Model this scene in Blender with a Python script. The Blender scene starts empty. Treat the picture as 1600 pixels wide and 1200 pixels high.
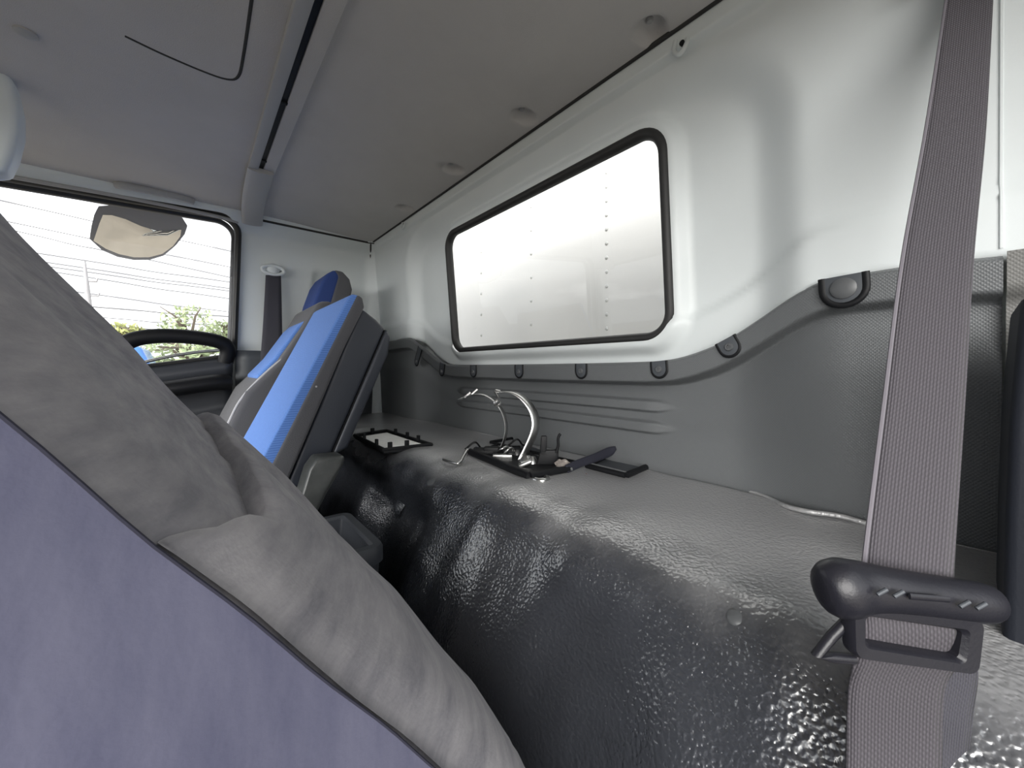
import bpy, bmesh, math, random
from mathutils import Vector, Matrix, noise

random.seed(7)
scene = bpy.context.scene
COL = scene.collection
V = Vector

# ------------------------------------------------------------------ camera
ANG = math.radians(39.8)          # camera heading, from the cab's width axis towards the rear wall
CA, SA = math.cos(ANG), math.sin(ANG)
FPX, CX, HY = 600.0, 800.0, 576.0  # focal length, principal column and eye level in a 1600x1200 frame
cam_data = bpy.data.cameras.new('camera')
cam_data.sensor_width = 36.0
cam_data.lens = 36.0 * FPX / 1600.0
cam_data.shift_y = -(600.0 - HY) / 1600.0
cam_data.clip_start = 0.01
cam_data.clip_end = 500
cam = bpy.data.objects.new('camera', cam_data)
COL.objects.link(cam)
cam.rotation_euler = V((CA, -SA, 0)).to_track_quat('-Z', 'Y').to_euler()
scene.camera = cam

# ------------------------------------------------------------------ world, sun, exposure
SKY = 2.6
world = bpy.data.worlds.new('overcast_sky')
scene.world = world
world.use_nodes = True
nt = world.node_tree
nt.nodes.clear()
wo = nt.nodes.new('ShaderNodeOutputWorld')
bg = nt.nodes.new('ShaderNodeBackground')
bg.inputs['Strength'].default_value = SKY
tc = nt.nodes.new('ShaderNodeTexCoord')
mp = nt.nodes.new('ShaderNodeMapping')
mp.inputs['Scale'].default_value = (1.6, 1.6, 5.0)
nz = nt.nodes.new('ShaderNodeTexNoise')
nz.inputs['Scale'].default_value = 2.3
nz.inputs['Detail'].default_value = 7
cr = nt.nodes.new('ShaderNodeValToRGB')
cr.color_ramp.elements[0].position = 0.32
cr.color_ramp.elements[0].color = (0.15, 0.205, 0.245, 1)
cr.color_ramp.elements[1].position = 0.47
cr.color_ramp.elements[1].color = (0.52, 0.53, 0.54, 1)
e = cr.color_ramp.elements.new(0.58)
e.color = (0.36, 0.36, 0.375, 1)
e = cr.color_ramp.elements.new(0.64)
e.color = (1.0, 1.0, 1.0, 1)
nt.links.new(tc.outputs['Generated'], mp.inputs['Vector'])
nt.links.new(mp.outputs['Vector'], nz.inputs['Vector'])
nt.links.new(nz.outputs['Fac'], cr.inputs['Fac'])
nt.links.new(cr.outputs['Color'], bg.inputs['Color'])
nt.links.new(bg.outputs['Background'], wo.inputs['Surface'])

sun_data = bpy.data.lights.new('hazy_sun', 'SUN')
sun_data.energy = 5.4
sun_data.angle = math.radians(58)
sun_data.color = (1.0, 0.97, 0.93)
sun = bpy.data.objects.new('hazy_sun', sun_data)
COL.objects.link(sun)
sun.rotation_euler = V((0.56, -0.78, -0.20)).to_track_quat('-Z', 'Y').to_euler()

vs = scene.view_settings
vs.view_transform = 'Standard'
vs.look = 'None'
vs.exposure = 0.48
vs.gamma = 1.0
vs.use_curve_mapping = False


# ------------------------------------------------------------------ measuring helpers
def ray(u, v):
    t = (u - CX) / FPX
    return V((CA - SA * t, -SA - CA * t, (HY - v) / FPX))


def PX(u, v, x):
    r = ray(u, v); return r * (x / r.x)


def PY(u, v, y):
    r = ray(u, v); return r * (y / r.y)


def PZ(u, v, z):
    r = ray(u, v); return r * (z / r.z)


def PD(u, v, d):
    return ray(u, v) * d


RW0, RWS = -0.63, 0.085      # rear wall: y = RW0 + RWS*z (leans forward at the top)
FW0, FWS = 1.68, -0.10       # far side wall: x = FW0 + FWS*z


def RY(z):
    return RW0 + RWS * z


def FX(z):
    return FW0 + FWS * z


def PR(u, v, off=0.0):       # a point on the rear wall, off metres in front of it
    r = ray(u, v); return r * ((RW0 + off) / (r.y - RWS * r.z))


def PF(u, v, off=0.0):       # a point on the far wall, off metres in front of it
    r = ray(u, v); return r * ((FW0 - off) / (r.x - FWS * r.z))


def sstep(a, b, x):
    if a == b: return 0.0 if x < a else 1.0
    t = max(0.0, min(1.0, (x - a) / (b - a)))
    return t * t * (3 - 2 * t)


# ------------------------------------------------------------------ materials
def new_mat(name):
    m = bpy.data.materials.new(name)
    m.use_nodes = True
    n = m.node_tree
    n.nodes.clear()
    out = n.nodes.new('ShaderNodeOutputMaterial')
    return m, n, out


def mat(name, color, rough=0.5, metal=0.0, var=0.0, var_scale=8.0, bump=0.0, bump_scale=200.0,
        spec=0.5, sheen=0.0, stretch=None, dark=None, coat=0.0, bump_kind='noise', detail=3, bump_dist=0.002,
        var2=None):
    m, n, out = new_mat(name)
    b = n.nodes.new('ShaderNodeBsdfPrincipled')
    n.links.new(b.outputs['BSDF'], out.inputs['Surface'])
    b.inputs['Base Color'].default_value = (*color, 1)
    b.inputs['Roughness'].default_value = rough
    b.inputs['Metallic'].default_value = metal
    b.inputs['Specular IOR Level'].default_value = spec
    if sheen:
        b.inputs['Sheen Weight'].default_value = sheen
        b.inputs['Sheen Roughness'].default_value = 0.5
    if coat:
        b.inputs['Coat Weight'].default_value = coat
        b.inputs['Coat Roughness'].default_value = 0.2
        b.inputs['Coat IOR'].default_value = 1.7
    t = n.nodes.new('ShaderNodeTexCoord')
    src = t.outputs['Object']
    if stretch:
        mpn = n.nodes.new('ShaderNodeMapping')
        mpn.inputs['Rotation'].default_value = stretch[0]
        mpn.inputs['Scale'].default_value = stretch[1]
        n.links.new(src, mpn.inputs['Vector'])
        vsrc = mpn.outputs['Vector']
    else:
        vsrc = src
    if var:
        z = n.nodes.new('ShaderNodeTexNoise')
        z.inputs['Scale'].default_value = var_scale
        z.inputs['Detail'].default_value = 6
        z.inputs['Roughness'].default_value = 0.65
        n.links.new(vsrc, z.inputs['Vector'])
        r = n.nodes.new('ShaderNodeValToRGB')
        lo = dark if dark else tuple(c * (1 - var) for c in color)
        hi = var2 if var2 else tuple(min(1, c * (1 + var)) for c in color)
        r.color_ramp.elements[0].position = 0.32
        r.color_ramp.elements[1].position = 0.68
        r.color_ramp.elements[0].color = (*lo, 1)
        r.color_ramp.elements[1].color = (*hi, 1)
        n.links.new(z.outputs['Fac'], r.inputs['Fac'])
        n.links.new(r.outputs['Color'], b.inputs['Base Color'])
    if bump:
        if bump_kind == 'voronoi':
            z = n.nodes.new('ShaderNodeTexVoronoi')
            z.feature = 'SMOOTH_F1'
            z.inputs['Scale'].default_value = bump_scale
            nn = n.nodes.new('ShaderNodeTexNoise')
            nn.inputs['Scale'].default_value = bump_scale * 0.6
            nn.inputs['Detail'].default_value = 2
            mx = n.nodes.new('ShaderNodeVectorMath'); mx.operation = 'MULTIPLY_ADD'
            mx.inputs[1].default_value = (0.003, 0.003, 0.003)
            n.links.new(src, nn.inputs['Vector'])
            n.links.new(nn.outputs['Color'], mx.inputs[0])
            n.links.new(src, mx.inputs[2])
            n.links.new(mx.outputs['Vector'], z.inputs['Vector'])
            h = z.outputs['Distance']
        elif bump_kind == 'weave':
            hs = []
            for rz in (0.75, -0.75):
                mm = n.nodes.new('ShaderNodeMapping')
                mm.inputs['Rotation'].default_value = (0, rz, 0)
                n.links.new(src, mm.inputs['Vector'])
                w = n.nodes.new('ShaderNodeTexWave')
                w.bands_direction = 'X'
                w.inputs['Scale'].default_value = bump_scale
                n.links.new(mm.outputs['Vector'], w.inputs['Vector'])
                hs.append(w.outputs['Fac'])
            ml = n.nodes.new('ShaderNodeMath'); ml.operation = 'MULTIPLY'
            n.links.new(hs[0], ml.inputs[0]); n.links.new(hs[1], ml.inputs[1])
            h = ml.outputs[0]
        else:
            z = n.nodes.new('ShaderNodeTexNoise')
            z.inputs['Scale'].default_value = bump_scale
            z.inputs['Detail'].default_value = detail
            n.links.new(src, z.inputs['Vector'])
            h = z.outputs['Fac']
        bm_ = n.nodes.new('ShaderNodeBump')
        bm_.inputs['Strength'].default_value = bump
        bm_.inputs['Distance'].default_value = bump_dist
        n.links.new(h, bm_.inputs['Height'])
        n.links.new(bm_.outputs['Normal'], b.inputs['Normal'])
        n.links.new(bm_.outputs['Normal'], b.inputs['Coat Normal'])
    return m


def webbing_mat(name, color, lo):
    """Woven belt: ribs run along the belt (UV u across in metres, v along)."""
    m, n, out = new_mat(name)
    b = n.nodes.new('ShaderNodeBsdfPrincipled')
    n.links.new(b.outputs['BSDF'], out.inputs['Surface'])
    b.inputs['Roughness'].default_value = 0.7
    b.inputs['Sheen Weight'].default_value = 0.05
    uv = n.nodes.new('ShaderNodeUVMap')
    sep = n.nodes.new('ShaderNodeSeparateXYZ')
    n.links.new(uv.outputs['UV'], sep.inputs['Vector'])

    def math_(op, a, bb=None):
        q = n.nodes.new('ShaderNodeMath'); q.operation = op
        for i, s in enumerate((a, bb)):
            if s is None: continue
            if isinstance(s, (int, float)): q.inputs[i].default_value = s
            else: n.links.new(s, q.inputs[i])
        return q.outputs[0]
    rib = math_('SINE', math_('MULTIPLY', sep.outputs['X'], 2 * math.pi / 0.0034))
    sgn = math_('SIGN', rib)
    pick = math_('SINE', math_('ADD', math_('MULTIPLY', sep.outputs['Y'], 2 * math.pi / 0.0030), math_('MULTIPLY', sgn, 1.57)))
    h = math_('ADD', math_('MULTIPLY', math_('ABSOLUTE', rib), 1.0), math_('MULTIPLY', pick, 0.22))
    r = n.nodes.new('ShaderNodeMapRange')
    r.inputs['From Min'].default_value = -0.4
    r.inputs['From Max'].default_value = 1.4
    n.links.new(h, r.inputs['Value'])
    cr = n.nodes.new('ShaderNodeMix'); cr.data_type = 'RGBA'
    cr.inputs['A'].default_value = (*lo, 1)
    cr.inputs['B'].default_value = (*color, 1)
    n.links.new(r.outputs['Result'], cr.inputs['Factor'])
    n.links.new(cr.outputs['Result'], b.inputs['Base Color'])
    bp = n.nodes.new('ShaderNodeBump')
    bp.inputs['Strength'].default_value = 0.6
    bp.inputs['Distance'].default_value = 0.0012
    n.links.new(h, bp.inputs['Height'])
    n.links.new(bp.outputs['Normal'], b.inputs['Normal'])
    return m


def fabric_grid_mat(name, color, lo, pitch):
    """Blue seat cloth woven in a small brick pattern (UV metres)."""
    m, n, out = new_mat(name)
    b = n.nodes.new('ShaderNodeBsdfPrincipled')
    n.links.new(b.outputs['BSDF'], out.inputs['Surface'])
    b.inputs['Roughness'].default_value = 0.85
    b.inputs['Sheen Weight'].default_value = 0.1
    t = n.nodes.new('ShaderNodeTexCoord')
    mp_ = n.nodes.new('ShaderNodeMapping')
    mp_.inputs['Rotation'].default_value = (math.radians(0), 0, 0)
    n.links.new(t.outputs['Object'], mp_.inputs['Vector'])
    sep = n.nodes.new('ShaderNodeSeparateXYZ')
    n.links.new(mp_.outputs['Vector'], sep.inputs['Vector'])
    cmb = n.nodes.new('ShaderNodeCombineXYZ')
    n.links.new(sep.outputs['X'], cmb.inputs['X'])
    n.links.new(sep.outputs['Z'], cmb.inputs['Y'])
    br = n.nodes.new('ShaderNodeTexBrick')
    br.inputs['Scale'].default_value = 1.0 / pitch
    br.inputs['Color1'].default_value = (*color, 1)
    br.inputs['Color2'].default_value = (*(c * 0.9 for c in color), 1)
    br.inputs['Mortar'].default_value = (*lo, 1)
    br.inputs['Mortar Size'].default_value = 0.05
    n.links.new(cmb.outputs['Vector'], br.inputs['Vector'])
    n.links.new(br.outputs['Color'], b.inputs['Base Color'])
    bp = n.nodes.new('ShaderNodeBump')
    bp.inputs['Strength'].default_value = 0.3
    bp.inputs['Distance'].default_value = 0.001
    n.links.new(br.outputs['Fac'], bp.inputs['Height'])
    bp.invert = True
    n.links.new(bp.outputs['Normal'], b.inputs['Normal'])
    return m


def glass_mat(name, tint, refl=0.06):
    m, n, out = new_mat(name)
    tr = n.nodes.new('ShaderNodeBsdfTransparent')
    tr.inputs['Color'].default_value = (*tint, 1)
    gl = n.nodes.new('ShaderNodeBsdfGlossy')
    gl.inputs['Roughness'].default_value = 0.01
    lw = n.nodes.new('ShaderNodeLayerWeight')
    lw.inputs['Blend'].default_value = 0.12
    mr = n.nodes.new('ShaderNodeMapRange')
    mr.inputs['To Min'].default_value = refl * 0.6
    mr.inputs['To Max'].default_value = 0.9
    n.links.new(lw.outputs['Fresnel'], mr.inputs['Value'])
    mx = n.nodes.new('ShaderNodeMixShader')
    n.links.new(mr.outputs['Result'], mx.inputs['Fac'])
    n.links.new(tr.outputs['BSDF'], mx.inputs[1])
    n.links.new(gl.outputs['BSDF'], mx.inputs[2])
    n.links.new(mx.outputs['Shader'], out.inputs['Surface'])
    return m


M = {}
M['wall'] = mat('pale_grey_plastic', (0.72, 0.765, 0.77), 0.42, bump=0.06, bump_scale=900, var=0.02, var_scale=5)
M['ceiling'] = mat('grey_headliner', (0.55, 0.535, 0.525), 0.95, bump=0.25, bump_scale=700, var=0.05, var_scale=4)
M['headliner_light'] = mat('grey_rail_plastic', (0.40, 0.40, 0.40), 0.5, bump=0.05, bump_scale=900)
M['trim'] = mat('charcoal_grained_plastic', (0.13, 0.138, 0.143), 0.40, bump=0.32, bump_scale=120, bump_kind='weave', bump_dist=0.001)
M['trim_smooth'] = mat('charcoal_plastic', (0.065, 0.072, 0.082), 0.45, bump=0.1, bump_scale=600)
M['trim_grey'] = mat('grey_quarter_plastic', (0.17, 0.17, 0.162), 0.5, bump=0.3, bump_scale=120, bump_kind='weave', bump_dist=0.001)
M['door'] = mat('dark_door_plastic', (0.035, 0.038, 0.045), 0.4, bump=0.1, bump_scale=500)
M['pillar'] = mat('navy_black_pillar_plastic', (0.009, 0.011, 0.017), 0.6, bump=0.1, bump_scale=500, spec=0.3)
M['black'] = mat('black_plastic', (0.007, 0.0075, 0.009), 0.5, bump=0.05, bump_scale=500, spec=0.25)
M['rubber'] = mat('black_rubber_seal', (0.022, 0.022, 0.022), 0.55)
M['seal_and_shade_line'] = mat('dark_seam_gasket', (0.03, 0.03, 0.03), 0.8)  # gaskets, and the painted shadow line of the roof hatch
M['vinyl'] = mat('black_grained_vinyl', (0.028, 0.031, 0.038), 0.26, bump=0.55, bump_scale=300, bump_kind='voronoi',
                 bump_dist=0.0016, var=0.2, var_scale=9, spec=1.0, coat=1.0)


def add_dust_and_light(m, y_hi, y_lo, dust_lit, rough):
    """Dusty flat shelf, its colour also lightened for rear-window light, with a ragged, noisy border (object Y, metres)."""
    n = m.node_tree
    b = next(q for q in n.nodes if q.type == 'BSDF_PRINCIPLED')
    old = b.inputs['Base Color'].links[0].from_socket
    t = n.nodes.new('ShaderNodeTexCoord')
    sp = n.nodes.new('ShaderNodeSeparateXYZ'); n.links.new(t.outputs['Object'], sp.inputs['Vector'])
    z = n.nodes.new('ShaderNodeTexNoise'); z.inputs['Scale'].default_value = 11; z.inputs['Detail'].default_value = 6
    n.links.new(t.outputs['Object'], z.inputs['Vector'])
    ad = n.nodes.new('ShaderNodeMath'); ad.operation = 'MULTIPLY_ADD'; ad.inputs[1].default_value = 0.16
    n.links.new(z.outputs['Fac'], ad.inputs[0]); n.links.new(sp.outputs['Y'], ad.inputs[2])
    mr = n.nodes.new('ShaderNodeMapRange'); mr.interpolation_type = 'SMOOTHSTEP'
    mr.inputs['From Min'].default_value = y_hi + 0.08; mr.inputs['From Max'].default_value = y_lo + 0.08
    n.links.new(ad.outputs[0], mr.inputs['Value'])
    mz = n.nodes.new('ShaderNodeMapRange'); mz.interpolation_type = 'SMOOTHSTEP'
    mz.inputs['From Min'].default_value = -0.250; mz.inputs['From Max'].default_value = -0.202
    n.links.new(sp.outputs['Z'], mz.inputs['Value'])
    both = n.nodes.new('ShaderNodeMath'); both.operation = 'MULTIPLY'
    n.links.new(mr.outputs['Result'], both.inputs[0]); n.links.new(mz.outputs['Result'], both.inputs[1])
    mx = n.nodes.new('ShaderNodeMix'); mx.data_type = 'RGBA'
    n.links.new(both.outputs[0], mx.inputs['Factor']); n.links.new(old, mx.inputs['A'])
    mx.inputs['B'].default_value = (*dust_lit, 1)
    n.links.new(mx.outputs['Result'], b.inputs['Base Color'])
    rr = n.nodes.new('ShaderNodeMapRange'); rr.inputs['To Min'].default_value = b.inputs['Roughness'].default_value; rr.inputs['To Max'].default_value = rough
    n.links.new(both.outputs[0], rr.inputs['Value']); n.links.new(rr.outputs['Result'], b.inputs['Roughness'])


add_dust_and_light(M['vinyl'], -0.31, -0.45, (0.37, 0.37, 0.375), 0.46)  # dusty shelf tone, made paler to paint in light from the window
M['velour'] = mat('grey_violet_velour', (0.15, 0.15, 0.205), 0.95, var=0.2, var_scale=14, bump=0.10, bump_scale=420,
                  sheen=0.1, stretch=((0.6, 0, 0), (1, 3, 1)), dark=(0.072, 0.074, 0.122), var2=(0.112, 0.112, 0.165))
M['velour_back'] = mat('grey_velour', (0.155, 0.15, 0.17), 0.95, var=0.2, var_scale=16, bump=0.1, bump_scale=500,
                       sheen=0.15, stretch=((0.6, 0, 0), (1, 1, 4)), dark=(0.165, 0.16, 0.18), var2=(0.34, 0.325, 0.335))
M['seam'] = mat('dark_stitching', (0.02, 0.02, 0.035), 0.9)
M['blue'] = fabric_grid_mat('blue_woven_seat_cloth', (0.16, 0.33, 0.78), (0.09, 0.21, 0.60), 0.009)
M['blue_dark'] = mat('plain_blue_seat_cloth', (0.028, 0.06, 0.22), 0.9, bump=0.3, bump_scale=500)
M['seat_grey'] = mat('charcoal_seat_cloth', (0.085, 0.086, 0.096), 0.9, bump=0.35, bump_scale=600, sheen=0.3)
M['piping'] = mat('pale_grey_piping', (0.5, 0.5, 0.52), 0.6)
M['seat_plastic'] = mat('slate_seat_plastic', (0.028, 0.033, 0.045), 0.45, bump=0.12, bump_scale=600)
M['hinge_grey'] = mat('worn_grey_hinge_cover', (0.07, 0.075, 0.073), 0.33, var=0.3, var_scale=25)
M['bin'] = mat('slate_black_bin_plastic', (0.055, 0.060, 0.070), 0.38, bump=0.1, bump_scale=600)
M['web'] = webbing_mat('violet_grey_webbing', (0.085, 0.077, 0.090), (0.028, 0.026, 0.031))
M['web_dark'] = webbing_mat('dark_grey_webbing', (0.06, 0.058, 0.075), (0.03, 0.03, 0.04))
M['navy_strap'] = mat('navy_black_strap', (0.014, 0.015, 0.026), 0.8, bump=0.3, bump_scale=400)
M['web_edge'] = mat('webbing_edge', (0.16, 0.15, 0.17), 0.7)
M['buckle'] = mat('satin_black_buckle_plastic', (0.013, 0.013, 0.018), 0.38, bump=0.08, bump_scale=700)
M['steel'] = mat('brushed_steel', (0.55, 0.55, 0.54), 0.32, metal=1.0)
M['steel_dark'] = mat('dark_steel', (0.22, 0.22, 0.22), 0.35, metal=1.0)
M['screw'] = mat('grey_screw_plastic', (0.10, 0.105, 0.11), 0.4)
M['paper'] = mat('printed_white_paper', (0.92, 0.92, 0.90), 0.8, var=0.05, var_scale=90)
M['tape'] = mat('crumpled_grey_tape', (0.36, 0.32, 0.29), 0.6, var=0.3, var_scale=60)
M['box_white'] = mat('white_box_panel', (0.72, 0.715, 0.70), 0.45, var=0.02, var_scale=2)
M['rivet'] = mat('white_rivet', (0.55, 0.55, 0.54), 0.35)
M['glass'] = glass_mat('clear_glass', (0.97, 0.98, 0.97))
M['glass_side'] = glass_mat('clear_side_glass', (0.97, 0.98, 0.98), 0.04)
M['mirror'] = mat('mirror_glass', (0.86, 0.84, 0.80), 0.03, metal=1.0)
M['mirror_case'] = mat('grey_mirror_housing', (0.20, 0.20, 0.225), 0.5)
M['ground'] = mat('tan_dirt_yard', (0.30, 0.27, 0.225), 0.95, var=0.3, var_scale=0.7)
M['concrete'] = mat('weathered_concrete', (0.42, 0.41, 0.42), 0.9, var=0.1, var_scale=3)
M['wire'] = mat('dark_cable', (0.16, 0.16, 0.17), 0.7)
M['leaf'] = mat('pale_green_leaves', (0.30, 0.36, 0.20), 0.8, var=0.4, var_scale=1.5)
M['leaf2'] = mat('yellow_green_leaves', (0.36, 0.38, 0.14), 0.8, var=0.4, var_scale=1.5)
M['bark'] = mat('grey_brown_bark', (0.16, 0.13, 0.10), 0.9)
M['car_blue'] = mat('blue_car_paint', (0.05, 0.20, 0.62), 0.25, coat=0.5)
M['car_glass'] = mat('dark_car_glass', (0.05, 0.07, 0.08), 0.08)
M['tyre'] = mat('black_tyre', (0.02, 0.02, 0.02), 0.8)
M['chassis'] = mat('black_chassis', (0.03, 0.03, 0.03), 0.6)
M['white_paint'] = mat('white_cab_paint', (0.75, 0.75, 0.74), 0.3)
M['lint'] = mat('white_lint', (0.75, 0.72, 0.66), 0.9)
M['rust'] = mat('rust_red_fleck', (0.25, 0.05, 0.03), 0.9)


# ------------------------------------------------------------------ object helpers
def thing(name, label, cat, loc=(0, 0, 0), group=None):
    o = bpy.data.objects.new(name, None)
    o.empty_display_size = 0.05
    COL.objects.link(o)
    o.location = loc
    tag(o, label, cat, group)
    return o


def tag(o, label=None, cat=None, group=None, kind=None):
    if label: o['label'] = label
    if cat: o['category'] = cat
    if group: o['group'] = group
    if kind: o['kind'] = kind
    return o


def struct(o, label, cat=None):
    o['kind'] = 'structure'
    o['label'] = label
    o['category'] = cat or o.name.split('_')[0].split('.')[0]
    return o


def root_loc(o):
    p = V((0, 0, 0))
    while o is not None:
        p += V(o.location); o = o.parent
    return p


def link(name, me, m, parent=None):
    o = bpy.data.objects.new(name, me)
    COL.objects.link(o)
    if m is not None and len(me.materials) == 0:
        me.materials.append(m)
    if parent is not None:
        o.parent = parent
        o.location = -root_loc(parent)       # meshes below are written in world coordinates
    return o


def mesh_obj(name, verts, faces, m, parent=None, smooth=True, uvs=None, sharp=None):
    me = bpy.data.meshes.new(name)
    me.from_pydata([tuple(v) for v in verts], [], faces)
    me.validate()
    if uvs:
        lay = me.uv_layers.new(name='UVMap')
        for l in me.loops:
            lay.data[l.index].uv = uvs[l.vertex_index]
    bm = bmesh.new(); bm.from_mesh(me)
    bmesh.ops.recalc_face_normals(bm, faces=bm.faces)
    bm.to_mesh(me); bm.free()
    if smooth:
        me.polygons.foreach_set('use_smooth', [True] * len(me.polygons))
        if sharp:
            me.set_sharp_from_angle(angle=math.radians(sharp))
    return link(name, me, m, parent)


def grid_obj(name, fn, nu, nv, m, parent=None, solid=0.0, uvfn=None, smooth=True, us=None, vs_=None):
    us = us or [i / (nu - 1) for i in range(nu)]
    vs_ = vs_ or [j / (nv - 1) for j in range(nv)]
    nu, nv = len(us), len(vs_)
    verts, uvs = [], []
    for b in vs_:
        for a in us:
            verts.append(fn(a, b))
            uvs.append(uvfn(a, b) if uvfn else (a, b))
    faces = [(j * nu + i, j * nu + i + 1, (j + 1) * nu + i + 1, (j + 1) * nu + i) for j in range(nv - 1) for i in range(nu - 1)]
    o = mesh_obj(name, verts, faces, m, parent, smooth, uvs)
    if solid:
        md = o.modifiers.new('thickness', 'SOLIDIFY'); md.thickness = solid; md.offset = 0
    return o


def prism(name, pts, vec, m, parent=None, bevel=0.004, seg=2, smooth=True, off=None):
    """Polygon (world points) extruded along vec, edges rounded."""
    bm = bmesh.new()
    vec = V(vec)
    a = [bm.verts.new(V(p)) for p in pts]
    b = [bm.verts.new(V(p) + vec) for p in pts]
    n = len(pts)
    bm.faces.new(a[::-1]); bm.faces.new(b)
    for i in range(n):
        bm.faces.new((a[i], a[(i + 1) % n], b[(i + 1) % n], b[i]))
    bmesh.ops.recalc_face_normals(bm, faces=bm.faces)
    if bevel:
        eds = [e for e in bm.edges if len(e.link_faces) == 2 and e.calc_face_angle() > math.radians(28)]
        bmesh.ops.bevel(bm, geom=eds, offset=bevel, segments=seg, profile=0.6, affect='EDGES', clamp_overlap=True)
    me = bpy.data.meshes.new(name)
    bm.to_mesh(me); bm.free()
    if smooth:
        me.polygons.foreach_set('use_smooth', [True] * len(me.polygons))
        me.set_sharp_from_angle(angle=math.radians(40))
    return link(name, me, m, parent)


def box(name, lo, hi, m, parent=None, bevel=0.004, seg=2):
    pts = [(lo[0], lo[1], lo[2]), (hi[0], lo[1], lo[2]), (hi[0], hi[1], lo[2]), (lo[0], hi[1], lo[2])]
    return prism(name, pts, (0, 0, hi[2] - lo[2]), m, parent, bevel, seg)


def obox(name, c, ax, ay, az, m, parent=None, bevel=0.002):
    """Oriented box: centre and three half-extent vectors."""
    c, ax, ay, az = V(c), V(ax), V(ay), V(az)
    pts = [c - ax - ay - az, c + ax - ay - az, c + ax + ay - az, c - ax + ay - az]
    return prism(name, pts, az * 2, m, parent, bevel)


def catmull(pts, n=8, closed=False):
    P = [V(p) for p in pts]
    out = []
    k = len(P)
    rng = range(k) if closed else range(k - 1)
    for i in rng:
        p0 = P[(i - 1) % k] if (closed or i > 0) else P[0] * 2 - P[1]
        p1, p2 = P[i], P[(i + 1) % k]
        p3 = P[(i + 2) % k] if (closed or i + 2 < k) else p2 * 2 - p1
        for j in range(n):
            t = j / n
            out.append(0.5 * ((2 * p1) + (p2 - p0) * t + (2 * p0 - 5 * p1 + 4 * p2 - p3) * t * t + (3 * p1 - p0 - 3 * p2 + p3) * t ** 3))
    if not closed: out.append(P[-1])
    return out


def tube(name, pts, r, m, parent=None, n=10, closed=False, up=None, sx=1.0, sy=1.0, radii=None, cap=True):
    """Swept ellipse. up gives the sx axis' reference direction; sy lies across it."""
    P = [V(p) for p in pts]
    k = len(P)
    verts, faces = [], []
    prev = None
    for i, p in enumerate(P):
        if closed: t = P[(i + 1) % k] - P[(i - 1) % k]
        else: t = P[min(i + 1, k - 1)] - P[max(i - 1, 0)]
        t = t.normalized() if t.length > 1e-9 else V((0, 0, 1))
        if up is not None: a = V(up)
        elif prev is not None: a = prev
        else: a = V((0, 0, 1)) if abs(t.z) < 0.9 else V((1, 0, 0))
        a = (a - t * a.dot(t))
        if a.length < 1e-6: a = t.orthogonal()
        a.normalize(); prev = a
        b = t.cross(a)
        rr = radii[i] if radii else r
        for j in range(n):
            th = 2 * math.pi * j / n
            verts.append(p + a * (math.cos(th) * rr * sx) + b * (math.sin(th) * rr * sy))
    for i in range(k if closed else k - 1):
        i2 = (i + 1) % k
        for j in range(n):
            j2 = (j + 1) % n
            faces.append((i * n + j, i * n + j2, i2 * n + j2, i2 * n + j))
    if not closed and cap:
        faces.append(tuple(range(n))[::-1]); faces.append(tuple((k - 1) * n + j for j in range(n)))
    return mesh_obj(name, verts, faces, m, parent, True, sharp=50)


def ribbon(name, centers, wvecs, m, parent=None, th=0.0014, sub=8, nu=5):
    C = catmull(centers, sub)
    W = catmull(wvecs, sub)
    L = [0.0]
    for i in range(1, len(C)): L.append(L[-1] + (C[i] - C[i - 1]).length)
    w0 = W[0].length * 2
    verts, uvs, faces = [], [], []
    for i, (c, w) in enumerate(zip(C, W)):
        for j in range(nu):
            q = j / (nu - 1) * 2 - 1
            verts.append(c + w * q)
            uvs.append((q * w.length, L[i]))
    for i in range(len(C) - 1):
        for j in range(nu - 1):
            faces.append((i * nu + j, i * nu + j + 1, (i + 1) * nu + j + 1, (i + 1) * nu + j))
    o = mesh_obj(name, verts, faces, m, parent, True, uvs)
    md = o.modifiers.new('thickness', 'SOLIDIFY'); md.thickness = th; md.offset = 0
    return o


def round_poly(pts, r, n=8):
    """2D polygon with rounded corners; r a number or a list."""
    out = []
    k = len(pts)
    for i in range(k):
        p = V(pts[i]).to_2d(); a = V(pts[i - 1]).to_2d(); b = V(pts[(i + 1) % k]).to_2d()
        rr = r[i] if isinstance(r, (list, tuple)) else r
        da, db = (a - p), (b - p)
        rr = min(rr, da.length * 0.49, db.length * 0.49)
        s, e_ = p + da.normalized() * rr, p + db.normalized() * rr
        for j in range(n + 1):
            t = j / n
            # conic close to a circular arc
            w = 0.72
            den = (1 - t) ** 2 + 2 * w * t * (1 - t) + t * t
            out.append((s * (1 - t) ** 2 + p * 2 * w * t * (1 - t) + e_ * t * t) / den)
    return out


def hit_poly(c, d, poly):
    best = None
    k = len(poly)
    for i in range(k):
        p, q = poly[i], poly[(i + 1) % k]
        ex, ey = q[0] - p[0], q[1] - p[1]
        den = d[0] * ey - d[1] * ex
        if abs(den) < 1e-12: continue
        t = ((p[0] - c[0]) * ey - (p[1] - c[1]) * ex) / den
        s = ((p[0] - c[0]) * d[1] - (p[1] - c[1]) * d[0]) / den
        if t > 0 and -1e-9 <= s <= 1 + 1e-9 and (best is None or t < best): best = t
    return best


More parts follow.
